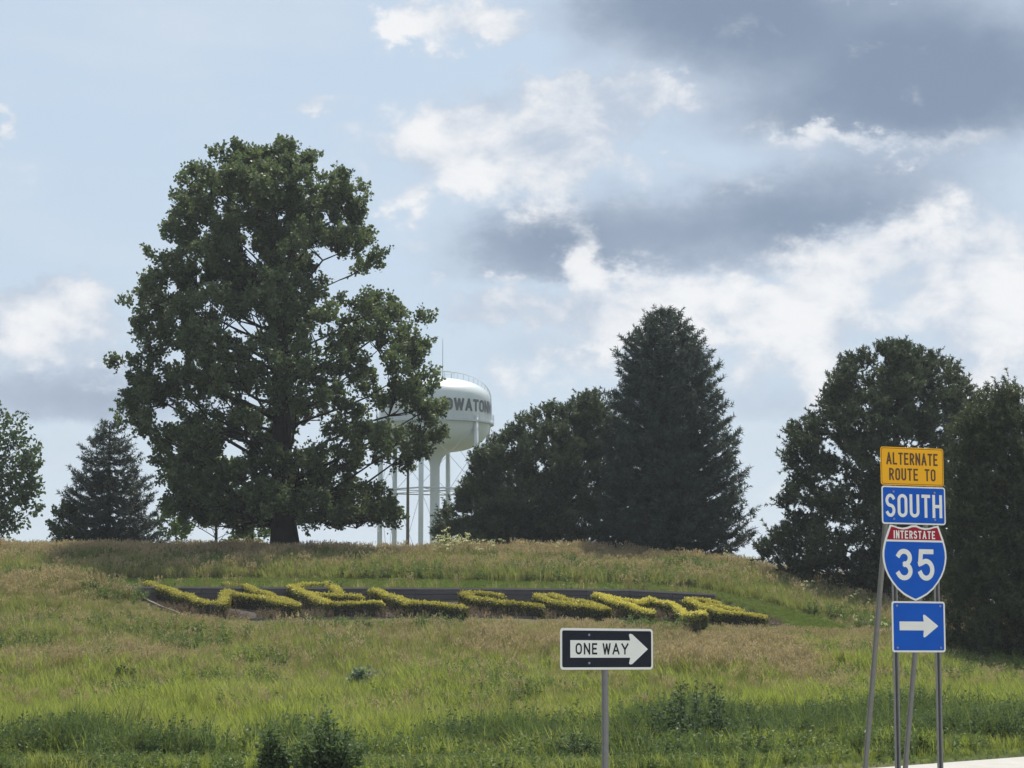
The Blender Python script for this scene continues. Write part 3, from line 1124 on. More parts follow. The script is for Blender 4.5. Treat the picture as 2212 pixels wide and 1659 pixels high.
for k in range(12):
    t = 2 * math.pi * k / 12
    mb.tube([(2.4 * math.cos(t), 2.4 * math.sin(t), zt - GZT - .6), (2.4 * math.cos(t), 2.4 * math.sin(t), zt - GZT + .75)], [.025, .025], 4)
mb.build('roof_rail', M['tower_grey'], tower)
mb = MB()
mb.tube([(.95, -.3, zt - GZT - .1), (.95, -.3, zt - GZT + 2.2), (.95, -.3, zt - GZT + 5.1)], [.07, .05, .025], 6)
mb.tube([(.95, -.3, zt - GZT + .2), (.2, -.3, zt - GZT - .05)], [.03, .03], 4)
mb.build('mast', M['tower_grey'], tower)


# ------------------------------------------------------------------ lettering with even strokes
def arc(cx, cy, rx, ry, a0_, a1_, n=10):
    return [(cx + rx * math.cos(R(a0_ + (a1_ - a0_) * i / n)), cy + ry * math.sin(R(a0_ + (a1_ - a0_) * i / n))) for i in range(n + 1)]


def glyph(c, w_):
    """centre lines in a box w_ wide and 1 high; (points, closed)"""
    r = w_ / 2
    if c == 'A':
        return [([(0, 0), (r, 1)], 0), ([(r, 1), (w_, 0)], 0), ([(w_ * .2, .3), (w_ * .8, .3)], 2)]
    if c == 'L':
        return [([(0, 1), (0, 0), (w_ * .9, 0)], 0)]
    if c == 'T':
        return [([(0, 1), (w_, 1)], 0), ([(r, 1), (r, 0)], 0)]
    if c == 'E':
        return [([(w_ * .92, 1), (0, 1), (0, 0), (w_ * .92, 0)], 0), ([(0, .51), (w_ * .78, .51)], 0)]
    if c == 'R':
        q_ = .26
        return [([(0, 0), (0, 1), (w_ - q_, 1)] + arc(w_ - q_, 1 - q_, q_, q_, 90, -90) + [(0, 1 - 2 * q_)], 0), ([(w_ * .45, 1 - 2 * q_), (w_, 0)], 0)]
    if c == 'N':
        return [([(0, 0), (0, 1)], 0), ([(w_, 0), (w_, 1)], 0), ([(0, 1), (w_, 0)], 0)]
    if c == 'O':
        return [(arc(r, 1 - r, r, r, 0, 180)[:-1] + [(0, 1 - r)] + arc(r, r, r, r, 180, 360), 1)]
    if c == 'U':
        return [([(0, 1)] + arc(r, r, r, r, 180, 360) + [(w_, 1)], 0)]
    if c == 'S':
        q_ = .25
        return [(arc(r, .75, r, q_, 30, 90, 5) + arc(r, .75, r, q_, 90, 270)[1:] + arc(r, .25, r, q_, 90, -90)[1:] + arc(r, .25, r, q_, -90, -150, 5)[1:], 0)]
    if c == 'H':
        return [([(0, 0), (0, 1)], 0), ([(w_, 0), (w_, 1)], 0), ([(0, .5), (w_, .5)], 0)]
    if c == 'I':
        return [([(r, 0), (r, 1)], 0)]
    if c == 'W':
        return [([(0, 1), (w_ * .25, 0)], 0), ([(w_ * .25, 0), (r, .95)], 0), ([(r, .95), (w_ * .75, 0)], 0), ([(w_ * .75, 0), (w_, 1)], 0)]
    if c == 'Y':
        return [([(0, 1), (r, .45)], 0), ([(w_, 1), (r, .45)], 0), ([(r, .45), (r, 0)], 0)]
    if c == '3':
        q_ = .25
        return [(arc(r, .755, r * .94, .245, 155, 90, 4) + arc(r, .755, r * .94, .245, 90, -80)[1:], 0), (arc(r, .26, r, .26, 80, -90) + arc(r, .26, r, .26, -90, -155, 4)[1:], 0)]
    if c == '5':
        return [([(w_ * .95, 1), (0.06, 1), (0.02, .56)], 0), ([(0.02, .545)] + arc(r, .32, r, .32, 125, -90, 14) + arc(r, .32, r, .32, -90, -155, 4)[1:], 0)]
    return []


def ribbon(pts, t, closed=0, cap=True):
    P = [np.array(p, float) for p in pts]
    # drop doubles
    P2 = [P[0]]
    for p in P[1:]:
        if np.linalg.norm(p - P2[-1]) > 1e-5:
            P2.append(p)
    P = P2
    if closed and np.linalg.norm(P[0] - P[-1]) < 1e-4:
        P = P[:-1]
    n = len(P)
    if not closed and cap:
        e0 = (P[0] - P[1]) / np.linalg.norm(P[0] - P[1])
        e1 = (P[-1] - P[-2]) / np.linalg.norm(P[-1] - P[-2])
        P[0] = P[0] + e0 * t / 2
        P[-1] = P[-1] + e1 * t / 2
    lft, rgt = [], []
    for i in range(n):
        if closed:
            a, b = P[i - 1], P[(i + 1) % n]
        else:
            a, b = P[max(i - 1, 0)], P[min(i + 1, n - 1)]
        d0 = P[i] - a if np.linalg.norm(P[i] - a) > 1e-9 else b - P[i]
        d1 = b - P[i] if np.linalg.norm(b - P[i]) > 1e-9 else P[i] - a
        d0 = d0 / np.linalg.norm(d0)
        d1 = d1 / np.linalg.norm(d1)
        n0 = np.array((-d0[1], d0[0]))
        n1 = np.array((-d1[1], d1[0]))
        m_ = n0 + n1
        m_ = m_ / (np.linalg.norm(m_) + 1e-9)
        k = t / 2 / max(.45, m_ @ n0)
        lft.append(P[i] + m_ * k)
        rgt.append(P[i] - m_ * k)
    return lft, rgt, n


def text_mesh(text, height, widths, gap, stroke, y0, centre, place=None, space=.5, word=None):
    """flat raised lettering in the XZ plane; centre = (x, z)"""
    mbt = MB()
    h = height - stroke
    adv = []
    x = 0
    for c in text:
        if c == ' ':
            adv.append((c, x, 0))
            x += space
            continue
        w_ = (widths.get(c, widths['*'])) if isinstance(widths, dict) else widths
        adv.append((c, x, w_))
        x += w_ + gap
    total = x - gap
    k = 0
    nword = 0
    for c, x0, w_ in adv:
        if c == ' ':
            nword += 1
            continue
        if word is not None and nword != word:
            continue
        wc = w_ - stroke
        for pts, cl_ in glyph(c, wc / h):
            l, r, n = ribbon([(p[0] * h, p[1] * h) for p in pts], stroke, cl_ == 1, cl_ != 2)
            o = np.array((centre[0] - total / 2 + x0 + stroke / 2, centre[1] - h / 2))
            k += 1
            yy = y0 - (k % 5) * .0004
            vs = []
            for a, b in zip(l, r):
                a = a + o
                b = b + o
                for p in (a, b):
                    vs.append(place(p[0], p[1], k) if place else (p[0], yy, p[1]))
            fs = []
            m_ = n if cl_ == 1 else n - 1
            for i in range(m_):
                j = (i + 1) % n
                fs.append((2 * i, 2 * i + 1, 2 * j + 1, 2 * j))
            mbt.add(vs, fs)
    return mbt


# town name on the tank: bent round the cylinder
zl = tz(884.5) - GZT
hl = 27 / TS


def on_tank(s, z, k):
    a = R(51.0) + s / RT
    # follow the dome above the cylinder
    rr = RT
    zz_ = z + zl
    if zz_ > zc - GZT:
        c_ = min(1.0, (zz_ - (zc - GZT)) / (zt - zc))
        aa = math.acos(c_ ** (1 / .9))
        rr = RT * math.sin(aa) ** .9
    rr += .035 + .006 * (k % 5)
    return (rr * math.sin(a), -rr * math.cos(a), zz_)


text_mesh('OWATONNA', hl, {'*': 1.08, 'W': 1.45, 'A': 1.12, 'T': 1.0}, .12, .33, 0, (0, 0), on_tank).build('lettering', M['tower_ink'], tank)

# ------------------------------------------------------------------ pole, barrier, fence behind the crest
pp = at(880.5, 1190, 128)
zg = float(terr(pp[0], 128))
pole = empty('utility_pole', (pp[0], 128, zg))
tag(pole, 'thin brown pole between the maple and the water tower legs', 'pole')
ztop = float(at(880.5, 965, 128)[2]) - zg
mb = MB()
mb.tube([(0, 0, -.4), (0, 0, ztop * .5), (0, 0, ztop)], [.10, .085, .06], 10)
mb.build('shaft', M['pole'], pole)
mb = MB()
mb.box((0, 0, .06), (.42, .42, .10))
for sx in (-.14, .14):
    for sy in (-.14, .14):
        mb.tube([(sx, sy, .1), (sx, sy, .2)], [.02, .02], 6)
mb.build('base_plate', M['steel'], pole)
mb = MB()
mb.tube([(0, 0, ztop - .1), (-.5, -.1, ztop + .12), (-1.1, -.2, ztop + .16)], [.035, .03, .025], 6)
mb.prism([(-1.5, ztop + .10), (-1.0, ztop + .10), (-1.0, ztop + .20), (-1.15, ztop + .24), (-1.42, ztop + .22)], -.32, -.08)
mb.build('lamp_arm', M['pole'], pole)

gb = at(745, 1189, 112)
gr = empty('guard_rail', (gb[0], 112, float(terr(gb[0], 112))))
tag(gr, 'long low dark brown barrier on the crest behind the maple trunk', 'barrier')
xl, xr = at(520, 1189, 112)[0] - gb[0], at(955, 1189, 112)[0] - gb[0]
zr = float(gb[2]) - float(terr(gb[0], 112))
mb = MB()
mb.add([(x, y, z) for x in (xl, xr) for y, z in ((-.06, zr), (-.10, zr - .09), (-.05, zr - .15), (-.10, zr - .21), (-.06, zr - .30), (-.03, zr - .30), (-.03, zr))],
       [(i, i + 1, 8 + i, 7 + i) for i in range(6)] + [(6, 0, 7, 13)])
mb.build('rail', M['barrier'], gr)
for i in range(9):
    x = xl + (xr - xl) * (i + .5) / 9
    mb = MB()
    mb.box((x, .06, (zr - .06) / 2 - .2), (.14, .16, zr + .3))
    mb.build('post', M['barrier'], gr)

fb = at(1640, 1225, 125)
fz_ = float(terr(fb[0], 125))
fence = empty('wire_fence', (fb[0], 125, fz_))
tag(fence, 'thin grey wire fence in the gap between the tall spruce and the rounded pine', 'fence')
ft = float(at(1640, 1209, 125)[2]) - fz_
for i in range(-3, 5):
    mb = MB()
    mb.tube([(i * 1.1 + .35, 0, -.3), (i * 1.1 + .35, 0, ft + .02)], [.03, .03], 6)
    mb.build('post', M['steel'], fence)
for k in range(5):
    mb = MB()
    z = ft * (1 - k / 6)
    mb.tube([(-3, -.02, z), (4.8, -.02, z)], [.022 if k == 0 else .008] * 2, 5)
    mb.build('wire', M['steel'], fence)


# ------------------------------------------------------------------ road signs
def rrect(w_, h_, r, cx=0, cz=0, n=6):
    p = []
    for ax, az_, a in ((w_ / 2 - r, h_ / 2 - r, 0), (-w_ / 2 + r, h_ / 2 - r, 90), (-w_ / 2 + r, -h_ / 2 + r, 180), (w_ / 2 - r, -h_ / 2 + r, 270)):
        for i in range(n + 1):
            t = R(a + 90 * i / n)
            p.append((cx + ax + r * math.cos(t), cz + az_ + r * math.sin(t)))
    return p


def bolts(parent, pts, y):
    for x, z in pts:
        m_ = MB()
        m_.prism([(x + .015 * math.cos(R(60 * i)), z + .015 * math.sin(R(60 * i))) for i in range(6)], y - .008, y)
        m_.build('bolt', M['bolt'], parent)


def channel(path, w_=.075, d_=.042, t_=.007, flip=False):
    """U-channel post along a path of two points (bottom, top); open side to the back"""
    a, b = [np.array(p, float) for p in path]
    pr = [(-w_ / 2, 0), (-w_ * .28, 0), (-w_ * .22, -d_), (w_ * .22, -d_), (w_ * .28, 0), (w_ / 2, 0), (w_ / 2, t_), (w_ * .28 - .004, t_), (w_ * .22 - .008, -d_ + t_), (-w_ * .22 + .008, -d_ + t_), (-w_ * .28 + .004, t_), (-w_ / 2, t_)]
    if flip:
        pr = [(p[0], -p[1] - .035) for p in reversed(pr)]
    m_ = MB()
    k = len(pr)
    vs = [(a[0] + p[0], a[1] + p[1], a[2]) for p in pr] + [(b[0] + p[0], b[1] + p[1], b[2]) for p in pr]
    fs = [(i, (i + 1) % k, k + (i + 1) % k, k + i) for i in range(k)] + [tuple(range(2 * k - 1, k - 1, -1)), tuple(range(k))]
    m_.add(vs, fs)
    return m_


# one way sign
OY = 27.03
oc = at(1312, 1402, OY)
ow = empty('one_way_sign', (oc[0], OY, 0), R(39))
tag(ow, 'black and white ONE WAY arrow sign on a single steel post', 'road sign')
zc_ = float(oc[2])
W_, H_ = 1.372, .457
mb = MB()
mb.prism(rrect(W_, H_, .042, 0, zc_), 0, .004)
panel = mb.build('panel', M['white'], ow)
mb = MB()
mb.prism(rrect(W_ - .052, H_ - .052, .024, 0, zc_), -.0018, -.0004)
mb.build('field', M['black'], panel)
ax0, ax1 = -.545, .605
hs = .096
hw = .172
hx = .350
mb = MB()
arrow = [(ax0, -hs), (hx - .012, -hs), (hx - .030, -hw + .012), (hx - .012, -hw), (hx + .02, -hw + .006), (ax1 - .01, -.008), (ax1, 0), (ax1 - .01, .008), (hx + .02, hw - .006), (hx - .012, hw), (hx - .030, hw - .012), (hx - .012, hs), (ax0, hs)]
mb.prism([(x, zc_ + z) for x, z in arrow], -.0036, -.0022)
mb.build('arrow', M['white'], panel)
for wi in (0, 1):
    text_mesh('ONE WAY', .125, {'*': .092, 'E': .080, 'W': .118, 'A': .105, 'Y': .105}, .028, .0205, -.0048, (-.080, zc_ + .002), None, .048, wi).build('legend', M['black'], panel)
bolts(panel, [(-.275, zc_ + .155), (-.275, zc_ - .155)], -.0036)
channel([(0, .048, -.6), (0, .048, zc_ + .15)], .085).build('post', M['steel'], ow)

# route marker assembly
IY = 29.6
ic = at(1976, 1200, IY)
rs = empty('route_sign_assembly', (ic[0], IY, 0), R(23))
tag(rs, 'stack of an orange and three blue Interstate 35 route signs on braced steel posts', 'road sign')


def zI(py):
    return float(at(1976, py, IY)[2])


# orange panel
za, zb_ = zI(967), zI(1049)
hh = za - zb_
zc1 = (za + zb_) / 2
mb = MB()
mb.prism(rrect(.905, hh, .036, -.012, zc1), 0, .004)
pn = mb.build('alternate_route_panel', M['orange'], rs)
tag(pn, 'orange panel reading ALTERNATE ROUTE TO')
mb = MB()
ring_o = rrect(.880, hh - .026, .026, -.012, zc1)
ring_i = rrect(.868, hh - .038, .022, -.012, zc1)
k = len(ring_o)
mb.add([(p[0], -.0012, p[1]) for p in ring_o] + [(p[0], -.0012, p[1]) for p in ring_i], [(i, (i + 1) % k, k + (i + 1) % k, k + i) for i in range(k)])
mb.build('border', M['brown'], pn)
text_mesh('ALTERNATE', .150, {'*': .066, 'A': .076, 'N': .070}, .0155, .022, -.0014, (-.012, zc1 + .092)).build('legend', M['brown'], pn)
for wi in (0, 1):
    text_mesh('ROUTE TO', .150, {'*': .069}, .018, .022, -.0014, (-.012, zc1 - .100), None, .075, wi).build('legend', M['brown'], pn)
# SOUTH
za, zb_ = zI(1051), zI(1133)
hh = za - zb_
zc2 = (za + zb_) / 2
mb = MB()
mb.prism(rrect(.914, hh, .036, 0, zc2), 0, .004)
pn = mb.build('direction_panel', M['white'], rs)
tag(pn, 'blue panel with white border reading SOUTH')
mb = MB()
mb.prism(rrect(.914 - .036, hh - .036, .022, 0, zc2), -.0016, -.0004)
mb.build('field', M['blue'], pn)
text_mesh('SOUTH', .285, {'*': .140, 'T': .125}, .032, .040, -.0030, (0, zc2 - .005)).build('legend', M['white'], pn)
bolts(pn, [(-.29, zc2 + .165), (.30, zc2 + .165), (-.29, zc2 - .170), (.30, zc2 - .170)], -.0018)
# shield
zt_, zb_ = zI(1134.5), zI(1298)
hh = zt_ - zb_
half = [(0, .0), (.035, .003), (.10, .028), (.17, .038), (.24, .028), (.30, .008), (.348, .0)]
sidep = [(.362, .035), (.392, .12), (.418, .19), (.440, .27), (.455, .35), (.4575, .42), (.450, .50), (.425, .60), (.385, .69), (.33, .775), (.26, .86), (.17, .935), (.08, .985), (0, 1.02)]


def shield(k, inset_top, dz=0.0):
    pr = [(x * k, -z * .914 * 1.0) for x, z in half]
    pr = [(x, z * 1.0) for x, z in pr]
    pr += [(x * k, -z * .92 * 1.0) for x, z in sidep]
    cz_ = -.46
    p = [(x, (z - cz_) * (k if True else 1) + cz_) for x, z in pr]
    lft_ = [(-x, z) for x, z in reversed(p) if x > 1e-6]
    full = p + lft_
    return [(x, z + zt_ + dz) for x, z in full]


sc_ = hh / (1.02 * .92)
mb = MB()
S = [(x, zt_ + (z - zt_) * sc_) for x, z in shield(1.0, 0)]
mb.prism(S, 0, .004)
pn = mb.build('interstate_shield', M['white'], rs)
tag(pn, 'red and blue shield reading INTERSTATE 35')
kk = .948
zred = zt_ - .182
zblu = zt_ - .206
inner = [(x, zt_ + (z - zt_) * sc_) for x, z in shield(kk, 0)]


def clip_poly(poly, zlim, keep_above):
    res = []
    n = len(poly)
    for i in range(n):
        a, b = poly[i], poly[(i + 1) % n]
        ia = (a[1] >= zlim) == keep_above
        ib = (b[1] >= zlim) == keep_above
        if ia:
            res.append(a)
        if ia != ib:
            t = (zlim - a[1]) / (b[1] - a[1])
            res.append((a[0] + (b[0] - a[0]) * t, zlim))
    return res


mb = MB()
mb.prism(clip_poly(inner, zred, True), -.0016, -.0004)
mb.build('red_band', M['red'], pn)
mb = MB()
mb.prism(clip_poly(inner, zblu, False), -.0016, -.0004)
mb.build('blue_field', M['blue'], pn)
text_mesh('INTERSTATE', .098, {'*': .049, 'A': .056, 'I': .018}, .0145, .0165, -.0030, (0, zt_ - .118)).build('legend', M['white'], pn)
text_mesh('35', .385, .238, .075, .060, -.0030, (0, zt_ - .485)).build('route_number', M['white'], pn)
# arrow panel
za, zb_ = zI(1299), zI(1409)
hh = za - zb_
zc4 = (za + zb_) / 2
px_off = .038
mb = MB()
mb.prism(rrect(.762, hh, .034, px_off, zc4), 0, .004)
pn = mb.build('arrow_panel', M['white'], rs)
tag(pn, 'blue panel with white arrow pointing right')
mb = MB()
mb.prism(rrect(.762 - .044, hh - .044, .018, px_off, zc4), -.0016, -.0004)
mb.build('field', M['blue'], pn)
mb = MB()
ar = [(-.275, -.054), (.070, -.054), (.062, -.125), (.075, -.140), (.095, -.132), (.272, -.006), (.276, 0), (.272, .006), (.095, .132), (.075, .140), (.062, .125), (.070, .054), (-.275, .054)]
mb.prism([(x + px_off, z + zc4 + .01) for x, z in ar], -.0034, -.0020)
mb.build('arrow', M['white'], pn)
bolts(pn, [(px_off + sx * .31, zc4 + sz * .255) for sx in (-1, 1) for sz in (-1, 1)], -.0018)
for x in (-.285, .318):
    channel([(x, .050, -.6), (x, .050, zI(985))], .078, flip=True).build('post', M['steel'], rs)
for x in (-.262, .318):
    zt2 = zI(1000)
    channel([(x, .075 + .195 * (zt2 + .5), -.5), (x, .098, zt2)], .066).build('brace', M['steel'], rs)
for z in (zc1, zc2, zt_ - .3, zc4):
    mb = MB()
    mb.box((.015, .0062, z), (.72, .004, .045))
    mb.build('stiffener', M['steel'], rs)


# ------------------------------------------------------------------ hedge letters
HH = .42


def hpt(px, py):
    p = hit(px, py, bed_z, HH, 70, 90)
    return p


letters = {
    'W': ('leftmost hedge letter, a yellow W, its front in shadow', [[(318, 1258), (375, 1277), (432, 1296), (458, 1302), (482, 1303)], [(482, 1301), (487, 1278)], [(487, 1278), (560, 1290), (640, 1306)], [(488, 1259), (530, 1266), (590, 1287), (640, 1304)]]),
    'E': ('yellow hedge letter E between the W and the L, nearest the maple', [[(626, 1266), (665, 1282), (706, 1301)], [(632, 1267), (668, 1262), (706, 1260)], [(706, 1259), (733, 1277)], [(676, 1283), (730, 1284), (780, 1289)], [(706, 1301), (765, 1302), (826, 1303)]]),
    'L': ('yellow hedge letter L left of the picture centre', [[(805, 1274), (845, 1287), (888, 1302)], [(888, 1302), (945, 1304), (1004, 1309)]]),
    'C': ('yellow hedge letter C at the middle of the bed', [[(1086, 1286), (1040, 1282), (1002, 1281)], [(1002, 1281), (1018, 1289), (1050, 1295), (1092, 1302)], [(1092, 1302), (1130, 1303), (1170, 1307)]]),
    'O': ('narrow yellow hedge letter O just left of the one way sign', [[(1158, 1287), (1190, 1286), (1230, 1295), (1275, 1304), (1312, 1313)], [(1158, 1287), (1178, 1293), (1208, 1301), (1248, 1308), (1312, 1313)]]),
    'M': ('yellow hedge letter M straight above the one way sign', [[(1287, 1285), (1350, 1305), (1408, 1321)], [(1287, 1285), (1335, 1293), (1384, 1301)], [(1384, 1301), (1400, 1292)], [(1400, 1292), (1460, 1308), (1520, 1327)]]),
    'E2': ('rightmost yellow hedge letter E by the tip of the bed', [[(1482, 1295), (1520, 1309), (1560, 1322)], [(1482, 1295), (1518, 1297), (1552, 1301)], [(1522, 1308), (1560, 1311), (1602, 1316)], [(1560, 1322), (1605, 1325), (1652, 1330)]]),
}
for key, (lab, strokes) in letters.items():
    lr = np.random.default_rng(sum(map(ord, key)))
    p0 = hpt(*strokes[0][0])
    root = empty('hedge_letter', tuple(p0))
    tag(root, lab, 'hedge', 'clipped hedges spelling a word on the slope')
    mb = MB()
    LV, LQ, LT = [], [], []
    nl = 0
    for si, st in enumerate(strokes):
        pts = [hpt(*p) for p in st]
        # resample
        P = [pts[0]]
        for a, b in zip(pts[:-1], pts[1:]):
            L = np.linalg.norm(b - a)
            k = max(1, int(L / .22))
            for j in range(1, k + 1):
                P.append(a + (b - a) * j / k)
        P = np.array(P)
        P[:, 2] = bed_z(P[:, 0], P[:, 1])
        n = len(P)
        wd = (.165 - .010 * si) * (.78 if key in ('O', 'M', 'E2') else 1.0)
        prof_ = [(-wd * .80, -.05), (-wd * .95, .12), (-wd, .26), (-wd * .85, .36), (-wd * .4, .405), (wd * .4, .405), (wd * .85, .36), (wd, .26), (wd * .95, .12), (wd * .8, -.05)]
        vs, fs = [], []
        kp = len(prof_)
        hmod = 1 + .06 * np.sin(np.arange(n) * .7 + si) + lr.normal(0, .02, n)
        hmod *= HH / .42
        for i in range(n):
            t = P[min(i + 1, n - 1)] - P[max(i - 1, 0)]
            t = t / (np.linalg.norm(t) + 1e-9)
            nr = np.array((t[1], -t[0], 0))
            sh = .60 if i in (0, n - 1) else 1.0
            for q_ in prof_:
                vs.append(P[i] + nr * q_[0] * sh * .92 + np.array((0, 0, q_[1] * hmod[i] * (.8 if sh < 1 else 1) * .94)) - p0)
        for i in range(n - 1):
            for j in range(kp - 1):
                fs.append((i * kp + j, i * kp + j + 1, (i + 1) * kp + j + 1, (i + 1) * kp + j))
        fs.append(tuple(range(kp)))
        fs.append(tuple(reversed(range((n - 1) * kp, n * kp))))
        mb.add(vs, fs)
        # leaf cover, thinner low down where the wood shows
        seglen = np.linalg.norm(np.diff(P, axis=0), axis=1).sum()
        m_ = int(seglen * 1000)
        ii_ = lr.uniform(-.0, n - 1.001, m_)
        i0 = ii_.astype(int)
        fr = (ii_ - i0)[:, None]
        base_ = P[i0] * (1 - fr) + P[np.minimum(i0 + 1, n - 1)] * fr
        tv = P[np.minimum(i0 + 1, n - 1)] - P[i0]
        tv = tv / (np.linalg.norm(tv, axis=1, keepdims=True) + 1e-9)
        nr = np.stack([tv[:, 1], -tv[:, 0], np.zeros(m_)], 1)
        s_ = lr.random(m_)
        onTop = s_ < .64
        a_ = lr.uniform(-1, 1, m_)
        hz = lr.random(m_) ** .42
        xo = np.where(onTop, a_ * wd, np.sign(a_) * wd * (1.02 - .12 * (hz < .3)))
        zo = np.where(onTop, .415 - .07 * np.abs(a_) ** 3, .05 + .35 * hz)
        pos = base_ + nr * xo[:, None] + np.array((0, 0, 1)) * (zo * hmod[i0])[:, None] + lr.normal(0, .025, (m_, 3))
        # leaves round both ends too
        ne = m_ // 9
        ends = lr.choice(m_, ne, replace=False)
        tow = np.where(lr.random(ne) < .5, 0, n - 1)
        dirn = np.where((tow == 0)[:, None], P[0] - P[1], P[-1] - P[-2])
        dirn = dirn / (np.linalg.norm(dirn, axis=1, keepdims=True) + 1e-9)
        side_ = np.stack([dirn[:, 1], -dirn[:, 0], np.zeros(ne)], 1)
        av = lr.uniform(-1, 1, ne)
        hv = lr.random(ne)
        pos[ends] = P[tow] + side_ * (av * wd)[:, None] + dirn * (.09 * (1 - av ** 2))[:, None] + np.array((0, 0, 1)) * (hv * .40)[:, None]
        hz[ends] = hv
        onTop[ends] = hv > .86
        dn = unit(nr * (np.where(onTop, a_ * .5, np.sign(a_)))[:, None] + np.array((0, 0, 1)) * np.where(onTop, 1, .45)[:, None] + lr.normal(0, .6, (m_, 3)))
        V_, Q_ = kites(pos, dn, lr.uniform(.045, .075, m_), .75, .1, lr)
        LV.append(V_ - p0)
        LQ.append(Q_ + nl)
        nl += len(V_)
        young = np.where(onTop, .88 - .25 * np.abs(a_) ** 4, np.where(hz > .95, .40, .06 * hz))      # yellow new growth on top; side shade painted in as dark green
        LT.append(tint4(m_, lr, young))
    mb.build('branches', M['core'], root, smooth=True)
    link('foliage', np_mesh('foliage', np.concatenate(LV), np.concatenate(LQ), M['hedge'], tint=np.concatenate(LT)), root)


# ------------------------------------------------------------------ meadow plants (stuff)
def blades(n, h, spread, width, lr, lean=.35, seg=2):
    """one tuft of bent grass blades"""
    V, Fq, T = [], [], []
    for i in range(n):
        a = lr.uniform(0, 6.283)
        r = spread * math.sqrt(lr.random())
        b = np.array((r * math.cos(a), r * math.sin(a), -.03))
        th = lr.uniform(0, 6.283)
        hh_ = h * lr.uniform(.55, 1.1)
        ln = lean * lr.uniform(.2, 1.3) * hh_
        d = np.array((math.cos(th), math.sin(th), 0))
        s = np.array((-math.sin(th + .6), math.cos(th + .6), 0)) * width * lr.uniform(.6, 1.2)
        i0 = len(V)
        p1 = b + d * ln * .3 + np.array((0, 0, hh_ * .6))
        p2 = b + d * ln + np.array((0, 0, hh_))
        V += [b - s * .5, b + s * .5, p1 + s * .42, p1 - s * .42, p2]
        Fq += [(i0, i0 + 1, i0 + 2, i0 + 3), (i0 + 3, i0 + 2, i0 + 4)]
        T += [lr.random()] * 5
    return V, Fq, T


def src(name, parts):
    """unlinked source plant for scattering: list of (V, F, T, material)"""
    me = bpy.data.meshes.new(name)
    V, Fq, T, MI = [], [], [], []
    mats_ = []
    for v_, f_, t_, m_ in parts:
        if m_ not in mats_:
            mats_.append(m_)
        o_ = len(V)
        V += [tuple(p) for p in v_]
        Fq += [tuple(i + o_ for i in f) for f in f_]
        T += list(t_)
        MI += [mats_.index(m_)] * len(f_)
    me.from_pydata(V, [], Fq)
    for m_ in mats_:
        me.materials.append(m_)
    me.polygons.foreach_set('material_index', MI)
    a = me.attributes.new('tint', 'FLOAT', 'POINT')
    a.data.foreach_set('value', np.array(T, np.float32))
    me.update()
    return bpy.data.objects.new(name, me)


def kite_list(P, Dn, s, lr, aspect=.6):
    V, Q_ = kites(np.array(P), unit(np.array(Dn)), s, aspect, .1, lr)
    return list(V), [tuple(q_) for q_ in Q_], list(tint4(len(P), lr))


def seed_tuft(lr, n, h, green):
    V, Fq, T = blades(int(n * 1.9), h * .85, .16, .016, lr, .3)
    P, Dn, S = [], [], []
    SV, SF, ST = [], [], []
    for i in range(n):
        a = lr.uniform(0, 6.283)
        r = .14 * math.sqrt(lr.random())
        b = np.array((r * math.cos(a), r * math.sin(a), 0))
        hh_ = h * lr.uniform(.75, 1.15)
        d = np.array((lr.normal(0, .12), lr.normal(0, .12), 1)) * hh_
        s = np.array((.004, .003, 0))
        i0 = len(SV)
        SV += [b - s, b + s, b + d + s * .6, b + d - s * .6]
        SF += [(i0, i0 + 1, i0 + 2, i0 + 3)]
        ST += [.5] * 4
        for k in range(4):
            P.append(b + d * (1 - .045 * k / 1.2) - np.array((0, 0, .0)))
            Dn.append((lr.normal(0, .45), lr.normal(0, .45), 1))
            S.append(.062 * lr.uniform(.7, 1.2))
    kv, kf, kt = kite_list(P, Dn, np.array(S), lr, .36)
    return [(V, Fq, T, M[green]), (SV, SF, ST, M['straw']), (kv, kf, kt, M['seed'])]


def leafy(lr, n_stem, h, spread, lsize, per, m_, aspect=.5):
    SV, SF, ST = [], [], []
    P, Dn, S = [], [], []
    for i in range(n_stem):
        a = lr.uniform(0, 6.283)
        r = spread * math.sqrt(lr.random())
        b = np.array((r * math.cos(a), r * math.sin(a), 0))
        hh_ = h * lr.uniform(.6, 1.1)
        d = np.array((lr.normal(0, .16) * hh_ + b[0] * .4, lr.normal(0, .16) * hh_ + b[1] * .4, hh_))
        s = np.array((.006, .004, 0))
        i0 = len(SV)
        SV += [b - s, b + s, b + d + s * .5, b + d - s * .5]
        SF += [(i0, i0 + 1, i0 + 2, i0 + 3)]
        ST += [.3] * 4
        for k in range(per):
            u = .12 + .88 * lr.random()
            th = lr.uniform(0, 6.283)
            P.append(b + d * u)
            Dn.append((math.cos(th), math.sin(th), lr.uniform(-.1, .9)))
            S.append(lsize * lr.uniform(.6, 1.2) * (1.25 - .6 * u))
    kv, kf, kt = kite_list(P, Dn, np.array(S), lr, aspect)
    return [(SV, SF, ST, m_), (kv, kf, kt, m_)]


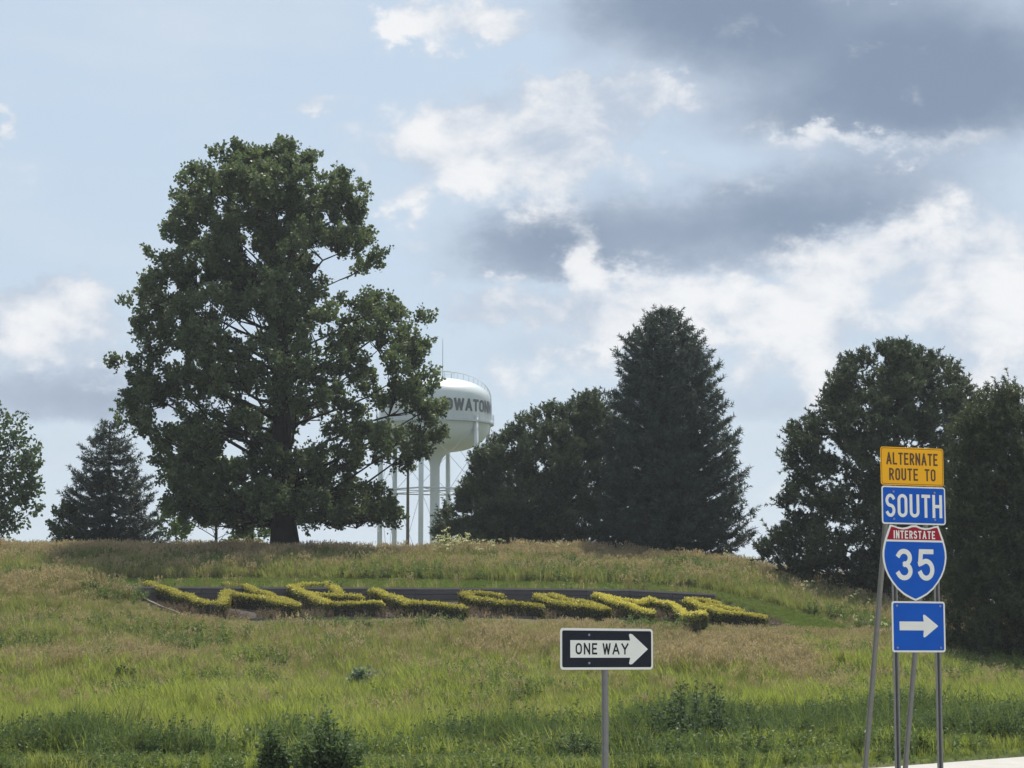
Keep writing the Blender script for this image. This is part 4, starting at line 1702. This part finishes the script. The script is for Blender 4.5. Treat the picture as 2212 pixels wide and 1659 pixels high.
def umbel_plant(lr, h):
    parts = leafy(lr, 3, h * .7, .12, .12, 7, M['weed'], .45)
    SV, SF, ST, P, Dn, S = [], [], [], [], [], []
    for i in range(3):
        b = np.array((lr.normal(0, .05), lr.normal(0, .05), 0))
        d = np.array((lr.normal(0, .14), lr.normal(0, .14), h * lr.uniform(.8, 1.1)))
        s = np.array((.007, .004, 0))
        i0 = len(SV)
        SV += [b - s, b + s, b + d + s * .5, b + d - s * .5]
        SF += [(i0, i0 + 1, i0 + 2, i0 + 3)]
        ST += [.4] * 4
        for k in range(14):
            th = lr.uniform(0, 6.283)
            r = .075 * math.sqrt(lr.random())
            P.append(b + d + np.array((r * math.cos(th), r * math.sin(th), lr.normal(0, .02) - .4 * r)))
            Dn.append((lr.normal(0, .6), lr.normal(0, .6), .5))
            S.append(.042 * lr.uniform(.7, 1.2))
    kv, kf, kt = kite_list(P, Dn, np.array(S), lr, .9)
    return parts + [(SV, SF, ST, M['weed']), (kv, kf, kt, M['umbel'])]


def scatter(name, label, cat, sources, P, scl, idx, lr, tilt=.12):
    me = bpy.data.meshes.new(name)
    me.vertices.add(len(P))
    me.vertices.foreach_set('co', np.asarray(P, np.float32).ravel())
    a = me.attributes.new('scl', 'FLOAT', 'POINT')
    a.data.foreach_set('value', np.asarray(scl, np.float32))
    a = me.attributes.new('idx', 'INT', 'POINT')
    a.data.foreach_set('value', np.asarray(idx, np.int32))
    a = me.attributes.new('rot', 'FLOAT_VECTOR', 'POINT')
    rot = np.stack([lr.normal(0, tilt, len(P)), lr.normal(0, tilt, len(P)), lr.uniform(0, 6.283, len(P))], 1)
    a.data.foreach_set('vector', rot.astype(np.float32).ravel())
    me.update()
    o = link(name, me)
    tag(o, label, cat, kind='stuff')
    c = bpy.data.collections.new(name + '_plants')
    for s in sources:
        c.objects.link(s)
    g = bpy.data.node_groups.new(name + '_scatter', 'GeometryNodeTree')
    g.interface.new_socket('Geometry', in_out='INPUT', socket_type='NodeSocketGeometry')
    g.interface.new_socket('Geometry', in_out='OUTPUT', socket_type='NodeSocketGeometry')
    gi = g.nodes.new('NodeGroupInput')
    go = g.nodes.new('NodeGroupOutput')
    ip = g.nodes.new('GeometryNodeInstanceOnPoints')
    ci = g.nodes.new('GeometryNodeCollectionInfo')
    ci.inputs['Collection'].default_value = c
    ci.inputs['Separate Children'].default_value = True
    ci.inputs['Reset Children'].default_value = True
    ip.inputs['Pick Instance'].default_value = True

    def attr(nm, ty):
        nd = g.nodes.new('GeometryNodeInputNamedAttribute')
        nd.data_type = ty
        nd.inputs['Name'].default_value = nm
        return nd.outputs['Attribute']
    g.links.new(gi.outputs[0], ip.inputs['Points'])
    g.links.new(ci.outputs[0], ip.inputs['Instance'])
    g.links.new(attr('idx', 'INT'), ip.inputs['Instance Index'])
    g.links.new(attr('rot', 'FLOAT_VECTOR'), ip.inputs['Rotation'])
    g.links.new(attr('scl', 'FLOAT'), ip.inputs['Scale'])
    g.links.new(ip.outputs[0], go.inputs[0])
    md = o.modifiers.new('scatter', 'NODES')
    md.node_group = g
    return o


def vnoise(x, y, s, seed):
    """cheap smooth noise for patchy planting"""
    r = np.random.default_rng(seed)
    g = r.random((64, 64))
    u = (x / s) % 63
    v = (y / s) % 63
    i = u.astype(int)
    j = v.astype(int)
    fu = u - i
    fv = v - j
    fu = fu * fu * (3 - 2 * fu)
    fv = fv * fv * (3 - 2 * fv)
    return (g[i, j] * (1 - fu) + g[i + 1, j] * fu) * (1 - fv) + (g[i, j + 1] * (1 - fu) + g[i + 1, j + 1] * fu) * fv


sr = np.random.default_rng(99)


def field(n, y0, y1):
    """random ground points over the wedge of meadow in view, a little wider than the frame"""
    y = np.sqrt(sr.random(n) * (y1 * y1 - y0 * y0) + y0 * y0)
    x = y * sr.uniform(-.262, .262, n)
    return x, y


lawn_px = [(120, 1262), (250, 1248), (600, 1250), (870, 1252), (1250, 1260), (1430, 1264), (1540, 1276), (1640, 1298), (1740, 1325), (1870, 1368), (1800, 1365), (1710, 1353), (1640, 1324), (1545, 1290), (1500, 1282), (250, 1268)]
lawn_poly = np.array([hit(*p)[:2] for p in lawn_px])
# the straight run along the wall
for i_, (px_, py_) in enumerate(lawn_px):
    if py_ in (1268, 1282, 1290) and i_ > 10:
        lawn_poly[i_] = wall_pt(px_) + np.array((0, .25))


def usable(x, y):
    return (~inside(x, y, bed_poly)) & (edge_dist(x, y) > .15) & (poly_dist(x, y, bed_poly) > .12)


def zone(x, y):
    lawn = inside(x, y, lawn_poly)
    nearbed = (poly_dist(x, y, bed_poly) < 2.6) & (y < 78.5) & ~lawn
    return lawn, nearbed


green_src = [src('tuft_%d' % i, [(*blades(26, .46, .17, .018, sr), M['grass'])]) for i in range(4)]
lush_src = [src('lush_%d' % i, [(*blades(28, .60, .19, .022, sr, .45), M['lush'])]) for i in range(4)]
seed_src = [src('seed_%d' % i, seed_tuft(sr, 13, .56, 'grass')) for i in range(4)]
weed_src = [src('weed_%d' % i, leafy(sr, 6, .5, .15, .11, 11, M['weed'])) for i in range(3)]
dark_src = [src('dark_%d' % i, leafy(sr, 11, .66, .20, .085, 20, M['darkweed'], .5)) for i in range(2)] + [src('dark_%d' % i, [(*blades(30, .82, .18, .022, sr, .4), M['shade_grass'])]) for i in (2, 3)]
dead_src = [src('dead_%d' % i, leafy(sr, 7, .32, .14, .07, 9, M['dead'], .4)) for i in range(3)]
lawn_src = [src('lawn_%d' % i, [(*blades(34, .10, .16, .014, sr, .5), M['lawn'])]) for i in range(3)]
umb_src = [src('umbel_%d' % i, umbel_plant(sr, .85)) for i in range(3)]


def place(x, y, dz=0.0):
    return np.stack([x, y, ground_z(x, y) + dz], 1)


# meadow grass on the slope
x, y = field(66000, 35.0, 101)
ok = usable(x, y)
lawn, nb_ = zone(x, y)
ok &= ~lawn
x, y = x[ok], y[ok]
bd = poly_dist(x, y, bed_poly)
fr_ = (y < 79) & (bd < 4.5)
pat = vnoise(x + 50, y + 10, 5.0, 5)
lim = 57 + 9 * (pat - .5) + np.where(x > 8, 9, 0) + np.where(x < -6, 3, 0)
lushp = sr.random(len(x)) < 1 - sstep(y, lim - 7, lim + 9)
short = np.where(fr_, np.clip(np.where(x / y * F + 1106 < 540, .42, .14) + (bd - .6) * .20, .14, 1), 1.0) * np.where(edge_dist(x, y) < 1.8, .32, 1.0) * np.where(y < 41.5, .55, 1.0)
g1 = ~lushp
gs = sr.uniform(.65, 1.15, len(x)) * short * (.80 + .55 * (vnoise(x, y, 2.2, 8) - .3))
tan_ = vnoise(x + 9, y, 4.5, 12)
seedy = g1 & (sr.random(len(x)) < np.where(y > 90.5, .62, np.where(y > 83, .12, .10 + .42 * sstep(tan_, .5, .75)))) & (short > .3)
gr_ = g1 & ~seedy
scatter('meadow_grass', 'tall olive meadow grass covering the hill slope', 'grass', green_src, place(x[gr_], y[gr_]), gs[gr_], sr.integers(0, 4, gr_.sum()), sr)
scatter('seeding_grass', 'pinkish brown seeding grass along the crest and in patches', 'grass', seed_src, place(x[seedy], y[seedy]), gs[seedy] * .95, sr.integers(0, 4, seedy.sum()), sr)
rim = lushp & (y < 43.5) & (sr.random(len(x)) < .6)
lushp = lushp & ~rim
scatter('lush_grass', 'bright yellow green grass at the foot of the hill', 'grass', lush_src, place(x[lushp], y[lushp]), gs[lushp] * .95, sr.integers(0, 4, lushp.sum()), sr)
scatter('verge_weeds', 'mid green weeds on the near side of the ditch', 'weeds', weed_src, place(x[rim], y[rim]), gs[rim] * 1.1, sr.integers(0, 3, rim.sum()), sr)
# weeds in patches
x, y = field(17000, 44, 97)
lawn, nb_ = zone(x, y)
ok = usable(x, y) & ~lawn & ~nb_ & ((vnoise(x + 20, y, 2.2, 21) > .60) | ((y > 83) & (y < 91) & (vnoise(x + 20, y, 2.2, 22) > .45)))
x, y = x[ok], y[ok]
scatter('meadow_weeds', 'green broadleaf weeds in patches among the meadow grass', 'weeds', weed_src, place(x, y), sr.uniform(.6, 1.1, len(x)), sr.integers(0, 3, len(x)), sr)
# dark weeds in the ditch
x, y = field(24000, 37, 52)
band = vnoise(x + 30, y * 1.6, 2.0, 31)
mid_ = np.interp(x, [-12, -4, 1, 5, 12], [43.0, 43.2, 45.0, 47.0, 50.0])
core_ = np.exp(-((y - mid_) / 2.6) ** 2)
ok = usable(x, y) & (edge_dist(x, y) > 1.9) & (core_ * .8 + band * .95 + sr.normal(0, .12, len(x)) - np.where(x < 0, .14, 0) > 1.0)
x, y = x[ok], y[ok]
scatter('ditch_weeds', 'dark green weeds filling the ditch below the hill', 'weeds', dark_src, place(x, y), sr.uniform(.45, 1.15, len(x)) * (.7 + .6 * vnoise(x, y, 1.3, 77)), sr.integers(0, 4, len(x)), sr, .2)
# mown strip
x, y = field(60000, 72, 90)
lawn, nb_ = zone(x, y)
ok = lawn & usable(x, y)
x, y = x[ok], y[ok]
scatter('mown_grass', 'short mown grass strip round the letter bed', 'grass', lawn_src, place(x, y), sr.uniform(.7, 1.1, len(x)), sr.integers(0, 3, len(x)), sr)
# withered weeds among the front of the letters
x, y = field(26000, 74, 82)
ok = inside(x, y, bed_poly) & (poly_dist(x, y, np.array(front)) < .8) & (y < 78.5)
x, y = x[ok], y[ok]
keep = sr.random(len(x)) < .35
x, y = x[keep], y[keep]
scatter('withered_weeds', 'brown withered weeds along the front of the letter bed', 'weeds', dead_src, np.stack([x, y, bed_z(x, y)], 1), sr.uniform(.5, 1.0, len(x)), sr.integers(0, 3, len(x)), sr)
# cream umbels on the crest
ux = np.concatenate([sr.normal(975, 45, 26), sr.uniform(1050, 1680, 22), sr.uniform(1700, 1960, 8), sr.normal(1900, 30, 6)])
ud = np.concatenate([sr.uniform(88, 93, 26), sr.uniform(90, 95, 22), sr.uniform(80, 87, 8), sr.uniform(70, 76, 6)])
x = np.array([ray(p, 1200)[0] for p in ux]) * ud
scatter('flowering_weeds', 'cream flowered umbels standing over the grass of the crest', 'weeds', umb_src, place(x, ud), np.concatenate([sr.uniform(.7, 1.2, 26), sr.uniform(.5, .85, 36)]), sr.integers(0, 3, len(x)), sr)


# ------------------------------------------------------------------ single bushes and weeds one can point at
def bush(name, label, px, base_y, top_y, width_px, m_, seed, cat='bush', n=1, lsize=.075, group=None):
    lr = np.random.default_rng(seed)
    g = hit(px, base_y, None, 0, 30, 110)
    Y = g[1]
    g[2] = float(terr(g[0], g[1]))
    H = (base_y - top_y) * Y / F
    Wd = width_px * Y / F / 2
    root = empty(name, tuple(g))
    tag(root, label, cat, group)
    ns = int(60 * n)
    mbk = MB()
    P, Dn, S = [], [], []
    for i in range(ns):
        a = lr.uniform(0, 6.283)
        r = math.sqrt(lr.random())
        tip = np.array((Wd * r * math.cos(a), Wd * r * math.sin(a) * .9, H * (1 - .6 * r * r) * lr.uniform(.35, 1.12)))
        b = tip * np.array((.35, .35, 0)) + np.array((0, 0, -.05))
        mid = (b + tip) / 2 + lr.normal(0, .05, 3)
        mbk.tube([b, mid, tip], [.012, .008, .003], 4, cap=False)
        L = np.linalg.norm(tip - b)
        for k in range(int(24 + 60 * L)):
            u = lr.random() ** .7
            p = b * (1 - u) + tip * u + lr.normal(0, .05, 3)
            P.append(p)
            th = lr.uniform(0, 6.283)
            Dn.append((math.cos(th), math.sin(th), lr.uniform(-.1, 1.0)))
            S.append(lsize * lr.uniform(.6, 1.2))
    mbk.build('stems', M['bark'], root)
    V_, Q_ = kites(np.array(P), unit(np.array(Dn)), np.array(S), .62, .1, lr)
    link('foliage', np_mesh('foliage', V_, Q_, m_, tint=tint4(len(P), lr)), root)
    return root


G_ = 'dark bushes in the ditch'
bush('ditch_bush', 'largest dark bush in the ditch, right of the one way post', 1500, 1648, 1478, 230, M['bush'], 51, n=2.0, group=G_)
bush('ditch_bush', 'dark bush at the bottom left of centre, widest left of the one way post', 705, 1676, 1545, 170, M['darkweed'], 52, n=1.1, group=G_)
bush('ditch_bush', 'slim dark bush left beside the wide bottom left bush', 588, 1676, 1572, 70, M['darkweed'], 53, n=.6, group=G_)
bush('ditch_bush', 'low dark bush just right of the one way post', 1375, 1655, 1572, 90, M['bush'], 54, n=.7, group=G_)
bush('ditch_bush', 'low dark bush close left of the one way post', 1245, 1665, 1588, 130, M['bush'], 55, n=.8, group=G_)
bush('ditch_bush', 'dark bush between the largest ditch bush and the sign braces', 1630, 1640, 1560, 120, M['bush'], 56, n=.8, group=G_)
bush('ditch_bush', 'low dark bush midway between the largest ditch bush and the left sign brace', 1745, 1635, 1566, 110, M['bush'], 57, n=.7, group=G_)
bush('ditch_bush', 'dark bush behind the posts of the route signs', 1920, 1620, 1550, 150, M['bush'], 58, n=.9, group=G_)
bush('blue_green_weed', 'small bluish green weed standing alone in the meadow left of centre', 782, 1500, 1436, 56, M['bluegreen'], 60, 'weed', .5, .13)
bush('dark_weed', 'small dark weed in the meadow left of the bluish one', 270, 1478, 1440, 56, M['bush'], 61, 'weed', .35, .09)
bush('parsnip_weed', 'pale yellow green flowering weed left of the letter bed', 196, 1290, 1226, 40, M['young'], 62, 'weed', .22, .07)


# ------------------------------------------------------------------ haze and windshield veil: one even box of air added to lift the darks
hz_m = bpy.data.materials.new('haze_air')
hz_m.use_nodes = True
t = NT(hz_m.node_tree)
o = t.n('ShaderNodeOutputMaterial')
pv = t.n('ShaderNodeVolumePrincipled')
pv.inputs['Color'].default_value = (.86, .93, 1.0, 1)
pv.inputs['Density'].default_value = HAZE
pv.inputs['Anisotropy'].default_value = .3
t.t.links.new(pv.outputs[0], o.inputs['Volume'])
mb = MB()
mb.box((0, 1800, 29), (6400, 4600, 62))
hz = mb.build('haze', hz_m)
tag(hz, kind='stuff')
